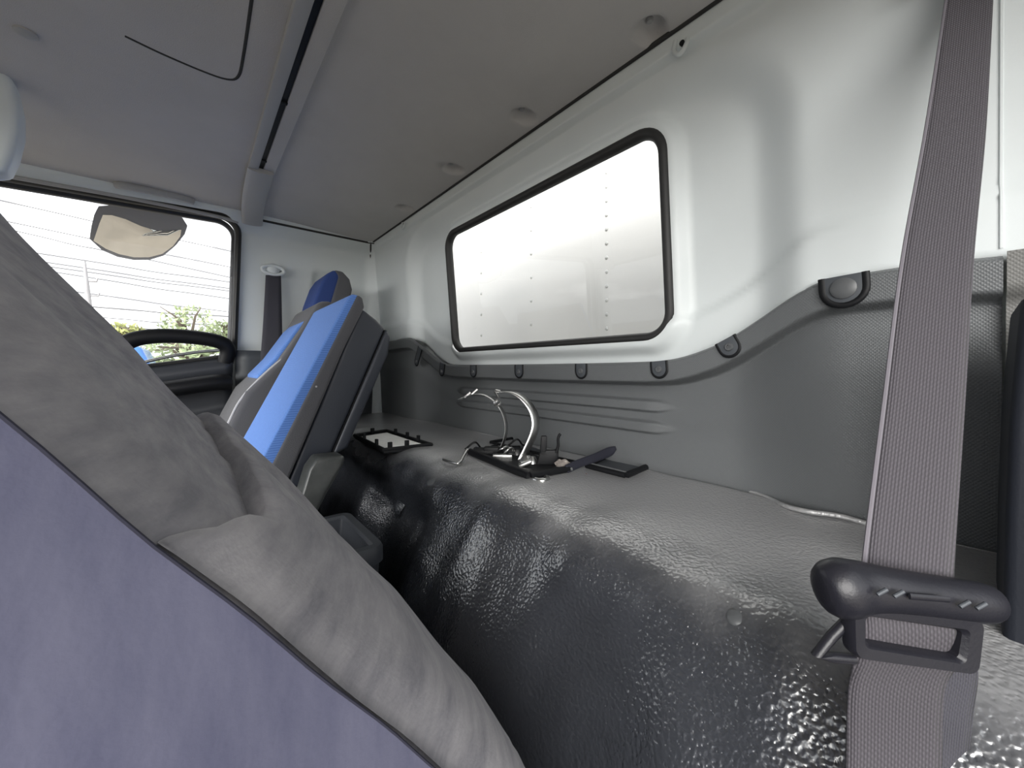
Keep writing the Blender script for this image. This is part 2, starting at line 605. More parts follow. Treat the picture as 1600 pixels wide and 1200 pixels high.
def holed_panel(name, inner, outer, fn, m, parent=None, na=360, nr=70, solid=0.0):
    c = (sum(p[0] for p in inner) / len(inner), sum(p[1] for p in inner) / len(inner))
    angs = [2 * math.pi * i / na - math.pi for i in range(na)]
    angs += [math.atan2(p[1] - c[1], p[0] - c[0]) for p in outer]
    angs = sorted(set(round(a, 6) for a in angs))
    k = len(angs)
    verts = []
    for a in angs:
        d = (math.cos(a), math.sin(a))
        t0, t1 = hit_poly(c, d, inner), hit_poly(c, d, outer)
        for j in range(nr):
            q = j / (nr - 1)
            t = t0 + (t1 - t0) * q
            verts.append(fn(c[0] + d[0] * t, c[1] + d[1] * t))
    faces = []
    for i in range(k):
        i2 = (i + 1) % k
        for j in range(nr - 1):
            faces.append((i * nr + j, i * nr + j + 1, i2 * nr + j + 1, i2 * nr + j))
    o = mesh_obj(name, verts, faces, m, parent)
    if solid:
        md = o.modifiers.new('thickness', 'SOLIDIFY'); md.thickness = solid
    return o


def lathe(name, base, axis, prof, m, parent=None, n=20):
    """prof: list of (radius, height along axis)."""
    axis = V(axis).normalized()
    a = axis.orthogonal().normalized(); b = axis.cross(a)
    base = V(base)
    verts, faces = [], []
    for r, h in prof:
        for j in range(n):
            th = 2 * math.pi * j / n
            verts.append(base + axis * h + (a * math.cos(th) + b * math.sin(th)) * max(r, 1e-5))
    for i in range(len(prof) - 1):
        for j in range(n):
            faces.append((i * n + j, i * n + (j + 1) % n, (i + 1) * n + (j + 1) % n, (i + 1) * n + j))
    faces.append(tuple(range(n))[::-1]); faces.append(tuple((len(prof) - 1) * n + j for j in range(n)))
    return mesh_obj(name, verts, faces, m, parent, True, sharp=45)


# ================================================================== THE CAB SHELL
CEIL = 0.520
XL = -0.30           # near side of the cab
YF = 0.95            # windscreen
FLOOR = -0.85

# ---- trim line between pale upper wall and charcoal lower panel
_TT = sorted([(p.x, p.z) for p in (PR(u, v, 0.01) for u, v in ((1562, 401), (1480, 409), (1408, 418), (1350, 427), (1318, 432), (1287, 439), (1255, 453), (1225, 470), (1187, 494), (1150, 517),
        (1118, 535), (1090, 547), (1060, 557), (1036, 562), (1000, 565), (880, 568), (800, 570), (730, 572), (700, 573)))])
_cx = 0.711
_TT = [q for q in _TT if q[0] < _cx - 0.02]
_TT += [(2 * _cx - x, z) for x, z in _TT]
_TT = sorted(_TT)
_keep = []
for q in _TT:
    if not _keep or q[0] - _keep[-1][0] > 0.006: _keep.append(q)
_TT = _keep


def trim_top(x):
    """Height of the charcoal panel's top edge: level sides, dipping under the window."""
    T = _TT
    if x <= T[0][0]: return T[0][1]
    if x >= T[-1][0]: return T[-1][1]
    for k in range(len(T) - 1):
        if T[k][0] <= x <= T[k + 1][0]:
            x0, z0 = T[k]; x1, z1 = T[k + 1]
            m0 = (z1 - T[k - 1][1]) / (x1 - T[k - 1][0]) if k > 0 else (z1 - z0) / (x1 - x0)
            m1 = (T[k + 2][1] - z0) / (T[k + 2][0] - x0) if k + 2 < len(T) else (z1 - z0) / (x1 - x0)
            h = x1 - x0; t = (x - x0) / h
            return (2*t**3 - 3*t*t + 1) * z0 + (t**3 - 2*t*t + t) * h * m0 + (-2*t**3 + 3*t*t) * z1 + (t**3 - t*t) * h * m1
    return T[-1][1]


def rr_sd(x, z, cx, cz, hx, hz, r):
    qx, qz = abs(x - cx) - hx + r, abs(z - cz) - hz + r
    return math.hypot(max(qx, 0), max(qz, 0)) + min(max(qx, qz), 0) - r


WIN = [PR(688, 360), PR(1033, 186), PR(1046, 530), PR(704, 551)]
wx0 = (WIN[1].x + WIN[2].x) / 2; wx1 = (WIN[0].x + WIN[3].x) / 2
wz0 = (WIN[2].z + WIN[3].z) / 2; wz1 = (WIN[0].z + WIN[1].z) / 2


def rear_wall_y(x, z):
    y = RY(z)
    sd = rr_sd(x, z, 0.735, 0.06, 0.60, 0.43, 0.16)
    rec = sstep(0.0, -0.075, sd)
    y -= 0.034 * rec
    # pressed contour running a hand's width above the charcoal panel
    up = z - trim_top(x)
    y += 0.010 * (1 - sstep(0.058, 0.074, up)) * (1 - 0.0 * rec)
    y -= 0.070 * sstep(-0.004, -0.020, up)          # drops behind the charcoal panel
    # ledge below the ceiling
    y += 0.012 * sstep(CEIL - 0.035, CEIL - 0.022, z)
    # raised surround of the window
    ws = rr_sd(x, z, (wx0 + wx1) / 2, (wz0 + wz1) / 2, (wx1 - wx0) / 2, (wz1 - wz0) / 2, 0.05)
    y += 0.020 * (1 - sstep(0.006, 0.030, ws))
    return y


def win_loop(off=0.0, r=0.052, n=10):
    o = off
    return round_poly([(wx0 - o, wz0 - o), (wx1 + o, wz0 - o), (wx1 + o, wz1 + o), (wx0 - o, wz1 + o)], r + o, n)


wall_rear = holed_panel('wall_rear', win_loop(), [(XL, -0.30), (1.70, -0.30), (1.70, CEIL + 0.03), (XL, CEIL + 0.03)],
                        lambda x, z: V((x, rear_wall_y(x, z), z)), M['wall'], na=420, nr=90)
struct(wall_rear, 'pale grey moulded upper rear cab wall around the window', 'wall')

# rear window
w1 = thing('window_1', 'rear cab window with rounded corners and black rubber seal', 'window',
           ((wx0 + wx1) / 2, RY(wz0), wz0)); w1['kind'] = 'structure'
loop = win_loop(-0.006)
flare_loop = round_poly([(wx0 - 0.03, wz0 - 0.05), (wx1 + 0.21, wz0 - 0.05), (wx1 + 0.21, wz1 + 0.055), (wx0 - 0.03, wz1 + 0.055)], 0.06, 10)


def wy(z): return RY(z) - 0.018


tube('window_seal', [V((p[0], wy(p[1]) - 0.002, p[1])) for p in loop], 0.010, M['rubber'], w1, 10, closed=True, up=(0, 1, 0), sx=1.3, sy=1.0)
pl = [V((p[0], wy(p[1]) - 0.008, p[1])) for p in win_loop(-0.008)]
mesh_obj('pane', pl, [tuple(range(len(pl)))], M['glass'], w1, smooth=False)
# reveal between wall skin and seal
lp = win_loop(0.0)
vv, ff = [], []
for i, p in enumerate(lp):
    g = flare_loop[i]
    vv += [V((p[0], rear_wall_y(p[0], p[1]), p[1])), V((g[0], RY(g[1]) - 0.126, g[1]))]
k = len(lp)
ff = [(2 * i, 2 * i + 1, 2 * ((i + 1) % k) + 1, 2 * ((i + 1) % k)) for i in range(k)]
mesh_obj('reveal', vv, ff, M['rubber'], w1)
# outer cab sheet behind the wall so no daylight leaks through
ow = holed_panel('outer_sheet', flare_loop, [(XL - 0.02, FLOOR), (1.74, FLOOR), (1.74, CEIL + 0.08), (XL - 0.02, CEIL + 0.08)],
                 lambda x, z: V((x, RY(z) - 0.125, z)), M['white_paint'], wall_rear, na=120, nr=3)

# two small pressed hooks on the rear wall under the ceiling
for u, v in ((1080, 88), (645, 355)):
    p = PR(u, v, -0.02)
    yb = rear_wall_y(p.x, p.z)
    c = V((p.x, yb, p.z))
    s = 0.013
    tube('wall_hook', catmull([c + V((s * .7, .002, s)), c + V((s * .75, .005, -s * .4)), c + V((0, .006, -s * 1.2)), c + V((-s * .75, .005, -s * .4)),
                       c + V((-s * .7, .002, s * .3))], 6), 0.0035, M['wall'], wall_rear, 8)
    lathe('hook_hole', c + V((-s * .1, .0, s * .2)), (0, 1, 0), [(0.004, -.002), (0.004, 0.0035), (0.001, .0036)], M['black'], wall_rear, 10)

SEAMX = PR(1564, 330).x
tube('panel_seam', [V((SEAMX, rear_wall_y(SEAMX, z) + 0.0005, z)) for z in [0.118 + 0.38 * i / 30 for i in range(31)]], 0.0016, M['wall'], wall_rear, 6)
# ---- lower charcoal panel (one moulding), ribs and fixings
XSEAM = PR(1566, 420).x


def panel_base(x, z):
    y = RY(z) + 0.010
    rec = sstep(0.10, 0.25, x) * (1 - sstep(1.17, 1.32, x))
    y -= 0.036 * rec
    return y


def panel_y(x, z):
    dz = trim_top(x) - z
    y = panel_base(x, z)
    # raised band along the top edge
    rec = sstep(0.10, 0.25, x) * (1 - sstep(1.17, 1.32, x))
    band_y = RY(z) + 0.022 - 0.020 * rec
    f = 1 - sstep(0.035, 0.045, dz)
    under = sstep(0.035, 0.045, dz) * (1 - sstep(0.05, 0.12, dz))
    y = y * (1 - f) + band_y * f
    y -= 0.010 * under
    if dz < 0.005: y -= 0.010 * (1 - dz / 0.005)
    # two long flat ribs
    xe = min(x - 0.330, 1.09 - x)
    for zc in (-0.070, -0.110):
        q = abs(z - zc - 0.004 * 0)
        hw = 0.0135 * (0.35 + 0.65 * sstep(0.0, 0.05, xe))
        y += 0.011 * (1 - sstep(hw - 0.006, hw, q)) * sstep(0.0, 0.07, xe)
    # slight inward slope towards the shelf
    y += 0.02 * sstep(-0.10, -0.22, z) * rec
    return y


trim1 = grid_obj('trim_1', lambda a, b: (lambda x: (lambda z: V((x, panel_y(x, z), z)))(trim_top(x) - b * (trim_top(x) + 0.24)))(XSEAM + a * (1.665 - XSEAM)),
                 300, 150, M['trim'])
struct(trim1, 'charcoal moulded lower rear panel with raised top band and ribs', 'trim')

# fixings along the band: U-shaped pocket rim and screw (or big cap)
FIX = [(1137, 542, 0.0062), (1027, 577, 0.0060), (905, 580, 0.0058), (808, 581, 0.0058), (737, 581, 0.0058), (688, 580, 0.0058), (655, 565, 0.0058)]
for u, v, r in FIX + [(1322, 453, 0.0125)]:
    p = PR(u, v, 0.01)
    z = p.z
    big = r > 0.01
    y = panel_y(p.x, trim_top(p.x) - 0.02)
    c = V((p.x, y, z))
    R = 0.0200 if big else 0.0140
    top = trim_top(p.x) - 0.001
    sl = (trim_top(p.x + 0.02) - trim_top(p.x - 0.02)) / 0.04
    th = math.atan(sl)
    ex, ez = V((math.cos(th), 0, math.sin(th))), V((-math.sin(th), 0, math.cos(th)))
    h = max(0.006, (top - z) * math.cos(th))
    pts = [c + ex * R + ez * h] + [c + ex * (R * math.cos(q)) + ez * (R * math.sin(q)) for q in [-(math.pi) * i / 12 for i in range(13)]] + [c - ex * R + ez * h]
    # sunken pocket floor, outlined by a dark groove and a proud rim
    pk = prism('fixing_pocket', [q + V((0, 0.0005, 0)) for q in pts], (0, 0.0025, 0), M['trim_smooth'], trim1, bevel=0.001)
    tube('pocket_groove', [q + V((0, 0.0018, 0)) for q in pts], R * 0.20, M['black'], pk, 8, up=(0, 1, 0), sx=0.55).location = (0, 0, 0)
    lathe('cap' if big else 'screw', c + V((0, 0.002, 0)), (0, 1, 0),
          [(r, 0), (r, 0.003), (r * .75, 0.0048), (r * .3, 0.0052)] if big else
          [(r, 0), (r, 0.0025), (r * .8, 0.004), (r * .5, 0.004), (r * .42, 0.0018), (0.0001, 0.0018)],
          M['screw'], pk, 18).location = (0, 0, 0)

# near corner trim beyond the seam
def corner_y(x, z):
    dz = 0.112 - z
    y = RY(z) + 0.012
    f = 1 - sstep(0.037, 0.045, dz)
    return y + 0.012 * f


trim2 = grid_obj('trim_2', lambda a, b: (lambda x, z: V((x, corner_y(x, z), z)))(XL + a * (XSEAM - 0.002 - XL), 0.112 - b * 0.35), 20, 60, M['trim_grey'])
struct(trim2, 'grey corner panel at the right edge beside the belt pillar', 'trim')

# ---- ceiling with four moulded clip dimples
DIMPLES = [PZ(u, v, CEIL) for u, v in ((1015, 47), (815, 182), (705, 264), (630, 325))]


def ceil_z(x, y):
    z = CEIL + 0.012 * sstep(RY(CEIL), -0.15, y)
    for d in DIMPLES:
        dx, dy = x - d.x, y - d.y
        if abs(dx) < 0.06 and abs(dy) < 0.08:
            # teardrop: round at the back, drawn out towards the wall
            rr = math.hypot(dx, dy * (0.65 if dy < 0 else 1.0))
            z += 0.016 * (1 - sstep(0.013, 0.026, rr))
    return z


xs = [XL + (1.70 - XL) * i / 330 for i in range(331)]
ys = [-0.66 + 0.005 * i for i in range(34)] + [-0.49 + 0.02 * (i + 1) for i in range(74)]
ceiling = grid_obj('ceiling', lambda a, b: V((a, b, ceil_z(a, b))), 0, 0, M['ceiling'], us=xs, vs_=ys)
struct(ceiling, 'warm grey fabric headliner', 'ceiling')
for d in DIMPLES:
    lathe('clip_button', V((d.x, d.y, CEIL + 0.016)), (0, 0, -1), [(0.006, -.002), (0.006, 0.002), (0.004, 0.004)], M['headliner_light'], ceiling, 14)
tube('corner_gasket', [V((x, rear_wall_y(x, CEIL) + 0.003, CEIL + 0.001)) for x in [XL + (1.66 - XL) * i / 40 for i in range(41)]], 0.004,
     M['seal_and_shade_line'], ceiling, 8)
# pressed roof-hatch outline, its shadow line drawn as a dark bead
hl = [PZ(195, 68, CEIL), PZ(255, 96, CEIL), PZ(320, 123, CEIL), PZ(355, 134, CEIL), PZ(372, 130, CEIL), PZ(380, 100, CEIL), PZ(395, 0, CEIL), PZ(404, -80, CEIL)]
hl = [V((p.x, p.y, ceil_z(p.x, p.y))) for p in catmull(hl, 6)]
tube('hatch_seam', hl, 0.0024, M['seal_and_shade_line'], ceiling, 8, up=(0, 0, 1), sx=0.5)  # dark bead standing in for the shadow line
p = PZ(40, 62, CEIL)
lathe('headliner_clip', V((p.x, p.y, CEIL + 0.012)), (0, 0, -1), [(0.013, -.002), (0.013, 0.003), (0.008, 0.005), (.003, 0.005)], M['headliner_light'], ceiling, 16)
box('roof_skin', (XL - 0.03, -0.70, CEIL + 0.07), (1.74, 1.0, CEIL + 0.09), M['white_paint'], ceiling, 0.005)

# ---- cross rail on the ceiling
ra, rb = PZ(490, 0, CEIL), PZ(405, 265, CEIL)
RYC = (ra.y + rb.y) / 2
xe = rb.x + 0.01
t3 = thing('trim_3', 'pale grey slotted rail crossing the headliner to the far pillar', 'trim', (xe, RYC, CEIL)); t3['kind'] = 'structure'
zc = CEIL + 0.010
box('rail_strip', (XL, RYC + 0.000, zc - 0.012), (xe, RYC + 0.022, zc + 0.004), M['headliner_light'], t3, 0.004)
box('slot', (XL, RYC - 0.011, zc - 0.004), (xe, RYC + 0.001, zc + 0.003), M['black'], t3, 0.001)
box('rail_flange', (XL, RYC - 0.038, zc - 0.006), (xe, RYC - 0.011, zc + 0.003), M['ceiling'], t3, 0.003)
for q in (0.72, 0.95):
    box('slot_clip', (xe * q, RYC - 0.0125, zc - 0.007), (xe * q + 0.008, RYC + 0.003, zc + 0.002), M['black'], t3, 0.001)
# end cover: bends from ceiling onto the pillar
e0, e1 = V((xe - 0.01, RYC - 0.006, zc - 0.012)), V((FX(0.44) - 0.02, RYC - 0.03, 0.445))
path = [e0, V((1.40, RYC - 0.012, zc - 0.012)), V((1.52, RYC - 0.02, zc - 0.016)), V((FX(0.49) - 0.045, RYC - 0.026, 0.497))]
cp = catmull(path, 6)
tube('end_cover', cp, 0.030, M['headliner_light'], t3, 14, up=(0, 1, 0), sx=1.0, sy=0.22)
lathe('screw', PF(396, 333, 0.045), (-1, 0, -0.3), [(0.006, -.01), (0.006, 0.004), (0.003, 0.005)], M['screw'], t3, 12)

# ---- far side wall with the door window opening
OP = [PF(373, 343), PF(365, 556), PF(225, 574), V((0, 0.62, -0.06)), V((0, 0.74, 0.49))]
d_open = [(OP[0].y, OP[0].z), (OP[1].y, OP[1].z), (OP[2].y, OP[2].z), (0.86, -0.10), (0.84, 0.487)]
side_loop = round_poly(d_open, [0.055, 0.03, 0.05, 0.05, 0.06], 10)


def side_x(y, z):
    x = FX(z)
    # pressed slot on the pillar behind the belt
    s = rr_sd(y, z, -0.43, 0.20, 0.075, 0.185, 0.03)
    x += 0.018 * sstep(0.0, -0.02, s)
    # soft rounding into rear corner and ceiling
    x -= 0.05 * sstep(-0.54, -0.62, y) ** 2
    x -= 0.05 * sstep(CEIL - 0.05, CEIL + 0.01, z)
    return x


wall_right = holed_panel('wall_right', side_loop, [(-0.68, FLOOR), (YF, FLOOR), (YF, CEIL + 0.03), (-0.68, CEIL + 0.03)],
                         lambda y, z: V((side_x(y, z), y, z)), M['wall'], na=360, nr=80)
struct(wall_right, 'pale grey far side wall and pillar beside the door window', 'wall')
tube('corner_gasket', [V((side_x(y, CEIL - 0.004) - 0.001, y, CEIL - 0.004)) for y in [-0.6 + 0.44 * i / 20 for i in range(21)]], 0.004, M['seal_and_shade_line'], wall_right, 8)
tube('rear_corner_gasket', [V((side_x(-0.575, z) + 0.004, rear_wall_y(1.6, z) + 0.012, z)) for z in [-0.2 + 0.72 * i / 20 for i in range(21)]], 0.0035, M['seal_and_shade_line'], wall_right, 8)
w2 = thing('window_2', 'far door window with rounded black frame, sky beyond', 'window', (FX(0.05), -0.1, 0.05)); w2['kind'] = 'structure'
sl3 = [V((FX(p[1]) - 0.004, p[0], p[1])) for p in side_loop]
tube('window_seal', sl3, 0.010, M['rubber'], w2, 10, closed=True, up=(1, 0, 0), sx=1.8, sy=1.0)
inner = [V((FX(p[1]) - 0.012, p[0] + (0.016 if p[0] < 0.2 else -0.016), p[1] + (-0.012 if p[1] > 0.2 else 0))) for p in side_loop]
out2 = [V((FX(p[1]) + 0.03, p[0] + (0.010 if p[0] < 0.2 else -0.010), p[1] + (-0.008 if p[1] > 0.2 else 0))) for p in side_loop]
mesh_obj('pane', out2, [tuple(range(len(out2)))], M['glass_side'], w2, smooth=False)
tube('frame', out2, 0.008, M['door'], w2, 8, closed=True, up=(1, 0, 0), sx=2.0)

# grip moulding above the door window
gp = [PF(182, 288, 0.06), PF(200, 291, 0.075), PF(250, 301, 0.075), PF(285, 309, 0.07), PF(302, 315, 0.06)]
gr = tube('assist_grip', catmull(gp, 6), 0.013, M['headliner_light'], None, 10, up=(0, 0, 1), sx=0.9, sy=0.8)
tag(gr, 'slim grey assist grip on the headliner above the far door window', 'handle')
hd = [PF(-60, 262, 0.03), PF(60, 284, 0.03), PF(200, 309, 0.03), PF(330, 336, 0.028), PF(372, 347, 0.02)]
tube('header_bead', catmull(hd, 6), 0.006, M['headliner_light'], wall_right, 8)

# ---- far door lining
door = thing('door_1', 'far door with dark lining, armrest and arched grab handle', 'door', (FX(FLOOR), 0.2, FLOOR)); door['kind'] = 'structure'


def door_z(y):
    a, b = OP[1], OP[2]
    t = (y - a.y) / (b.y - a.y)
    t = max(0.0, t)
    return a.z + (b.z - a.z) * t if y < b.y else b.z - (y - b.y) * 0.18


def door_x(y, b):
    z = door_z(y) - b * (door_z(y) - FLOOR)
    x = FX(z) - 0.045 + 0.03 * sstep(0.03, 0.0, b)
    # scoop below the sill and shelf for the armrest
    dz = door_z(y) - z
    x += 0.020 * sstep(0.05, 0.08, dz) * (1 - sstep(0.17, 0.20, dz))
    return V((x, y, z))


ydoor0 = PF(362, 600).y
grid_obj('lining', lambda a, b: door_x(ydoor0 + a * (0.85 - ydoor0), b), 40, 70, M['door'], door, solid=0.004)
arm = [PF(356, 597, 0.08), PF(330, 598, 0.09), PF(285, 605, 0.095), PF(240, 612, 0.095), V((1.58, 0.35, -0.12)), V((1.6, 0.6, -0.14))]
tube('armrest', catmull(arm, 6), 0.035, M['black'], door, 14, up=(0, 0, 1), sx=0.75, sy=1.3)
ap = [PF(352, 566, 0.03), PF(356, 549, 0.035), PF(350, 538, 0.04), PF(330, 531, 0.045), PF(290, 526, 0.045), PF(250, 525, 0.045), PF(215, 529, 0.045), PF(190, 540, 0.045), PF(165, 562, 0.035)]
tube('grab_handle', catmull(ap, 8), 0.023, M['black'], door, 14, up=(-1, 0, 0), sx=0.9, sy=1.0)
sp = [PF(346, 547, 0.035), PF(310, 550, 0.035), PF(270, 556, 0.035), PF(225, 566, 0.035), PF(190, 577, 0.035), PF(150, 592, 0.035)]
tube('sill_strip', catmull(sp, 6), 0.005, M['steel'], door, 8)
# dark lower quarter lining on the far pillar
t4 = grid_obj('trim_4', lambda a, b: V((FX(0.06 - b * 0.9) - 0.03 - 0.012 * (1 - sstep(0.0, 0.03, b)) * 0, -0.60 + a * (ydoor0 - 0.008 + 0.60), PF(380, 548).z - b * (PF(380, 548).z - FLOOR))), 12, 30,
              M['trim_smooth'], solid=0.006)
struct(t4, 'charcoal lower lining of the far pillar behind the seats', 'trim')

# ---- the rest of the shell: near pillar, windscreen frame, floor
fl = box('floor', (XL - 0.02, -0.68, FLOOR - 0.03), (1.78, 1.0, FLOOR), M['door'], None, 0.003)
struct(fl, 'dark cab floor below the seats', 'floor')
wl = box('wall_left', (XL - 0.04, -0.68, FLOOR), (XL, -0.40, CEIL + 0.05), M['wall'], None, 0.01)
struct(wl, 'pale grey near pillar wall behind the open door', 'wall')
sill = box('trim_6', (XL - 0.05, -0.44, FLOOR), (XL, YF, -0.42), M['door'], None, 0.02)  # unseen panel added to keep low door light off the mat front
struct(sill, 'unseen dark sill added to block low light at the near door', 'trim')
wf = thing('wall_front', 'cab front below the windscreen', 'wall', (0.7, YF, FLOOR)); wf['kind'] = 'structure'
box('bulkhead', (XL, YF - 0.02, FLOOR), (1.75, YF + 0.03, -0.20), M['door'], wf, 0.01)
box('dashboard', (XL + 0.05, YF - 0.32, -0.45), (1.62, YF - 0.02, -0.18), M['door'], wf, 0.04, 4)
box('header', (XL, YF - 0.10, 0.42), (1.70, YF + 0.02, CEIL + 0.06), M['ceiling'], wf, 0.02)
wl2 = box('trim_5', (XL - 0.04, -0.44, 0.44), (XL, YF, CEIL + 0.06), M['ceiling'], None, 0.01)
struct(wl2, 'grey header over the open near door', 'trim')
w3 = thing('window_3', 'wide windscreen at the cab front', 'window', (0.7, YF, -0.2)); w3['kind'] = 'structure'
for x0, x1 in ((XL - 0.03, XL + 0.03), (1.62, 1.72)):
    box('pillar', (x0, YF - 0.05, -0.22), (x1, YF + 0.03, 0.44), M['wall'], w3, 0.015)
mesh_obj('pane', [(XL, YF, -0.2), (1.7, YF, -0.2), (1.7, YF - 0.01, 0.43), (XL, YF - 0.01, 0.43)], [(0, 1, 2, 3)], M['glass_side'], w3, smooth=False)

# overhead locker end at the front of the roof
oh = [PZ(-70, 10, 0.50), PZ(-20, 40, 0.50)]
c0 = PX(-8, 175, 1.10)
lp = []
vv, ff = [], []
prof = [(-120, 40), (4, 95), (20, 130), (29, 170), (29, 205), (20, 240), (8, 268), (-120, 275)]
pts = [PX(u, v, 1.12) for u, v in prof]
ohk = prism('overhead_locker', pts, V((0.05, 0, 0)), M['wall'], None, 0.012, 3)
tag(ohk, 'pale grey rounded overhead locker end at the left edge under the headliner', 'locker')

# ================================================================== BLACK VINYL MAT OVER THE RAISED REAR DECK
DECK = -0.192
MX0, MX1 = -0.04, 1.62
PROF = [V((0, y, DECK + z)) for y, z in ((-0.70, 0.004), (-0.60, 0), (-0.50, 0), (-0.43, 0), (-0.392, -0.002), (-0.362, -0.011), (-0.338, -0.035), (-0.316, -0.068),
        (-0.295, -0.102), (-0.275, -0.138), (-0.258, -0.180), (-0.247, -0.235), (-0.241, -0.31), (-0.238, -0.40), (-0.238, -0.50), (-0.238, FLOOR - DECK))]
prof_s = catmull(PROF, 22)
plen = [0.0]
for i in range(1, len(prof_s)): plen.append(plen[-1] + (prof_s[i] - prof_s[i - 1]).length)
LUMPS = []
for (u, v, s, h) in ((735, 800, 0.060, 0.024), (800, 850, 0.055, 0.018), (870, 850, 0.050, 0.026), (985, 905, 0.050, 0.024), (1080, 960, 0.04, 0.010),
                     (1190, 985, 0.055, 0.016), (690, 770, 0.035, 0.012), (640, 800, 0.03, 0.012), (760, 930, 0.06, 0.022), (880, 950, 0.045, 0.016), (840, 1010, 0.05, -0.014),
                     (680, 900, 0.05, 0.020), (1230, 1120, 0.06, 0.016), (1060, 1080, 0.06, -0.012), (930, 890, 0.03, -0.010), (790, 770, 0.03, -0.008)):
    r_ = ray(u, v)
    s0 = min(DECK / r_.z, (-0.31) / r_.y)
    LUMPS.append((r_ * s0, s, h))


def mat_surf(a, b):
    x = MX0 + a * (MX1 - MX0)
    f = b * (len(prof_s) - 1)
    i = min(int(f), len(prof_s) - 2)
    p = prof_s[i].lerp(prof_s[i + 1], f - i)
    tg = (prof_s[i + 1] - prof_s[i]).normalized()
    nrm = V((0, -tg.z, tg.y)); 
    if nrm.z < 0 and abs(nrm.z) > abs(nrm.y): nrm = -nrm
    if nrm.y < 0 and abs(nrm.y) > abs(nrm.z): nrm = -nrm
    ymin = panel_y(x, DECK) + 0.004
    back = 0.060 * sstep(0.57, 0.69, x) * sstep(DECK - 0.02, DECK - 0.12, p.z)
    q = V((x, max(p.y, ymin) - back, p.z))
    edge = sstep(-0.50, -0.36, p.y)
    h = 0.0
    for c, s, k_ in LUMPS:
        d2 = (q - c).length_squared
        h += k_ * math.exp(-d2 / (2 * s * s * 0.35))
    h += edge * 0.015 * noise.noise(V((x * 8, p.z * 5, 3.1)))
    h += edge * 0.004 * noise.noise(V((x * 22, p.z * 9, 7.7)))
    # soft vertical folds hanging down the front
    fr = sstep(DECK - 0.03, DECK - 0.12, p.z)
    h += fr * 0.012 * math.sin(x * 21 + 1.3 * math.sin(p.z * 9)) * (0.5 + 0.5 * noise.noise(V((x * 4, 0.3, 1))))
    h += (1 - edge) * 0.0015 * noise.noise(V((x * 9, p.y * 9, 0)))
    return q + nrm * h


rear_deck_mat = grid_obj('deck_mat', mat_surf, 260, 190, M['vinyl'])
tag(rear_deck_mat, 'black grained vinyl mat covering the raised deck behind the seats', 'mat')
md = rear_deck_mat.modifiers.new('thickness', 'SOLIDIFY'); md.thickness = 0.003; md.offset = -1
# raised rim of the mat curling up against the panel on the right
rim = [PZ(1140, 757, DECK + 0.004), PZ(1200, 778, DECK + 0.004), PZ(1225, 790, DECK + 0.006), PZ(1260, 799, DECK + 0.008), PZ(1310, 806, DECK + 0.008), PZ(1355, 818, DECK + 0.006), PZ(1420, 835, DECK + 0.004)]
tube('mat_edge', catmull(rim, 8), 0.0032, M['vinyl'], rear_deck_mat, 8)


def on_mat(u, v):
    """First point of the mat met by a view line (coarse march; used to seat fasteners on it)."""
    r_ = ray(u, v)
    best = None
    for i in range(0, 261, 2):
        for j in range(0, 191, 2):
            q = mat_surf(i / 260, j / 190)
            dq = (q - r_ * (q.dot(r_) / r_.length_squared)).length
            if best is None or dq < best[0]: best = (dq, q)
    return best[1]


for (u, v, r) in ((676, 750, 0.014), (1150, 969, 0.0085)):
    q = on_mat(u, v)
    lathe('push_clip', q + V((0, 0, -0.001)), (0.0, 0.45, 0.9), [(r, -0.001), (r, 0.002), (r * .8, 0.004), (r * .2, 0.0055)], M['screw'], rear_deck_mat, 18)
q = on_mat(1158, 1058)
lathe('rust_fleck', q, (0, .8, .5), [(0.0030, -0.001), (0.0025, 0.001), (0.001, 0.0018)], M['rust'], rear_deck_mat, 9)
q = on_mat(627, 792)
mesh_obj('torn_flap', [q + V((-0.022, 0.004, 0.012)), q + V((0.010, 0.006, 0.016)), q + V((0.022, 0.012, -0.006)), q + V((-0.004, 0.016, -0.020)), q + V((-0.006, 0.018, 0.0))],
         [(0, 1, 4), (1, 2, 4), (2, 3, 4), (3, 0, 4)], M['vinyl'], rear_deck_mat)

# ================================================================== NEAR SEAT (cloth-covered back, folded forward)
near = thing('covered_seat', 'near seat in a slack grey violet velour cover, back folded forward', 'seat', (0.36, 0.0, FLOOR))
SX0, SX1 = 0.160, 0.585
BACK = [V((0, 0.262, 0.300)), V((0, 0.215, 0.240)), V((0, 0.145, 0.157)), V((0, 0.068, 0.049)), V((0, -0.008, -0.059)), V((0, -0.098, -0.168)), V((0, -0.166, -0.255)),
        V((0, -0.186, -0.315)), V((0, -0.193, -0.38)), V((0, -0.194, -0.48)), V((0, -0.19, -0.62))]
bs = catmull(BACK, 10)
nb = len(bs)


def seat_back_pt(i):
    p = bs[i]
    t = (bs[min(i + 1, nb - 1)] - bs[max(i - 1, 0)]).normalized()
    n = V((0, -1, 0)) - t * V((0, -1, 0)).dot(t)
    n = V((0, t.z, -t.y))
    if n.y > 0: n = -n
    return p, n.normalized()


def near_back(x, i, lift=0.0):
    p, n = seat_back_pt(i)
    e = min(x - SX0, SX1 - x)
    R = 0.050 if x < (SX0 + SX1) / 2 else 0.030
    e = max(0.0, min(R, e))
    e = max(e, 0.004)
    drop = (R - math.sqrt(max(0.0, R * R - (R - e) ** 2))) * ((0.27 + 0.36 * sstep(-0.05, -0.20, p.z)) if x < 0.37 else 0.7)
    h = -drop + 0.004 * noise.noise(V((x * 9, p.y * 8, p.z * 8))) + 0.0025 * noise.noise(V((x * 22, p.y * 6, p.z * 20)))
    q = p + n * (h + lift)
    return V((x, q.y, q.z))


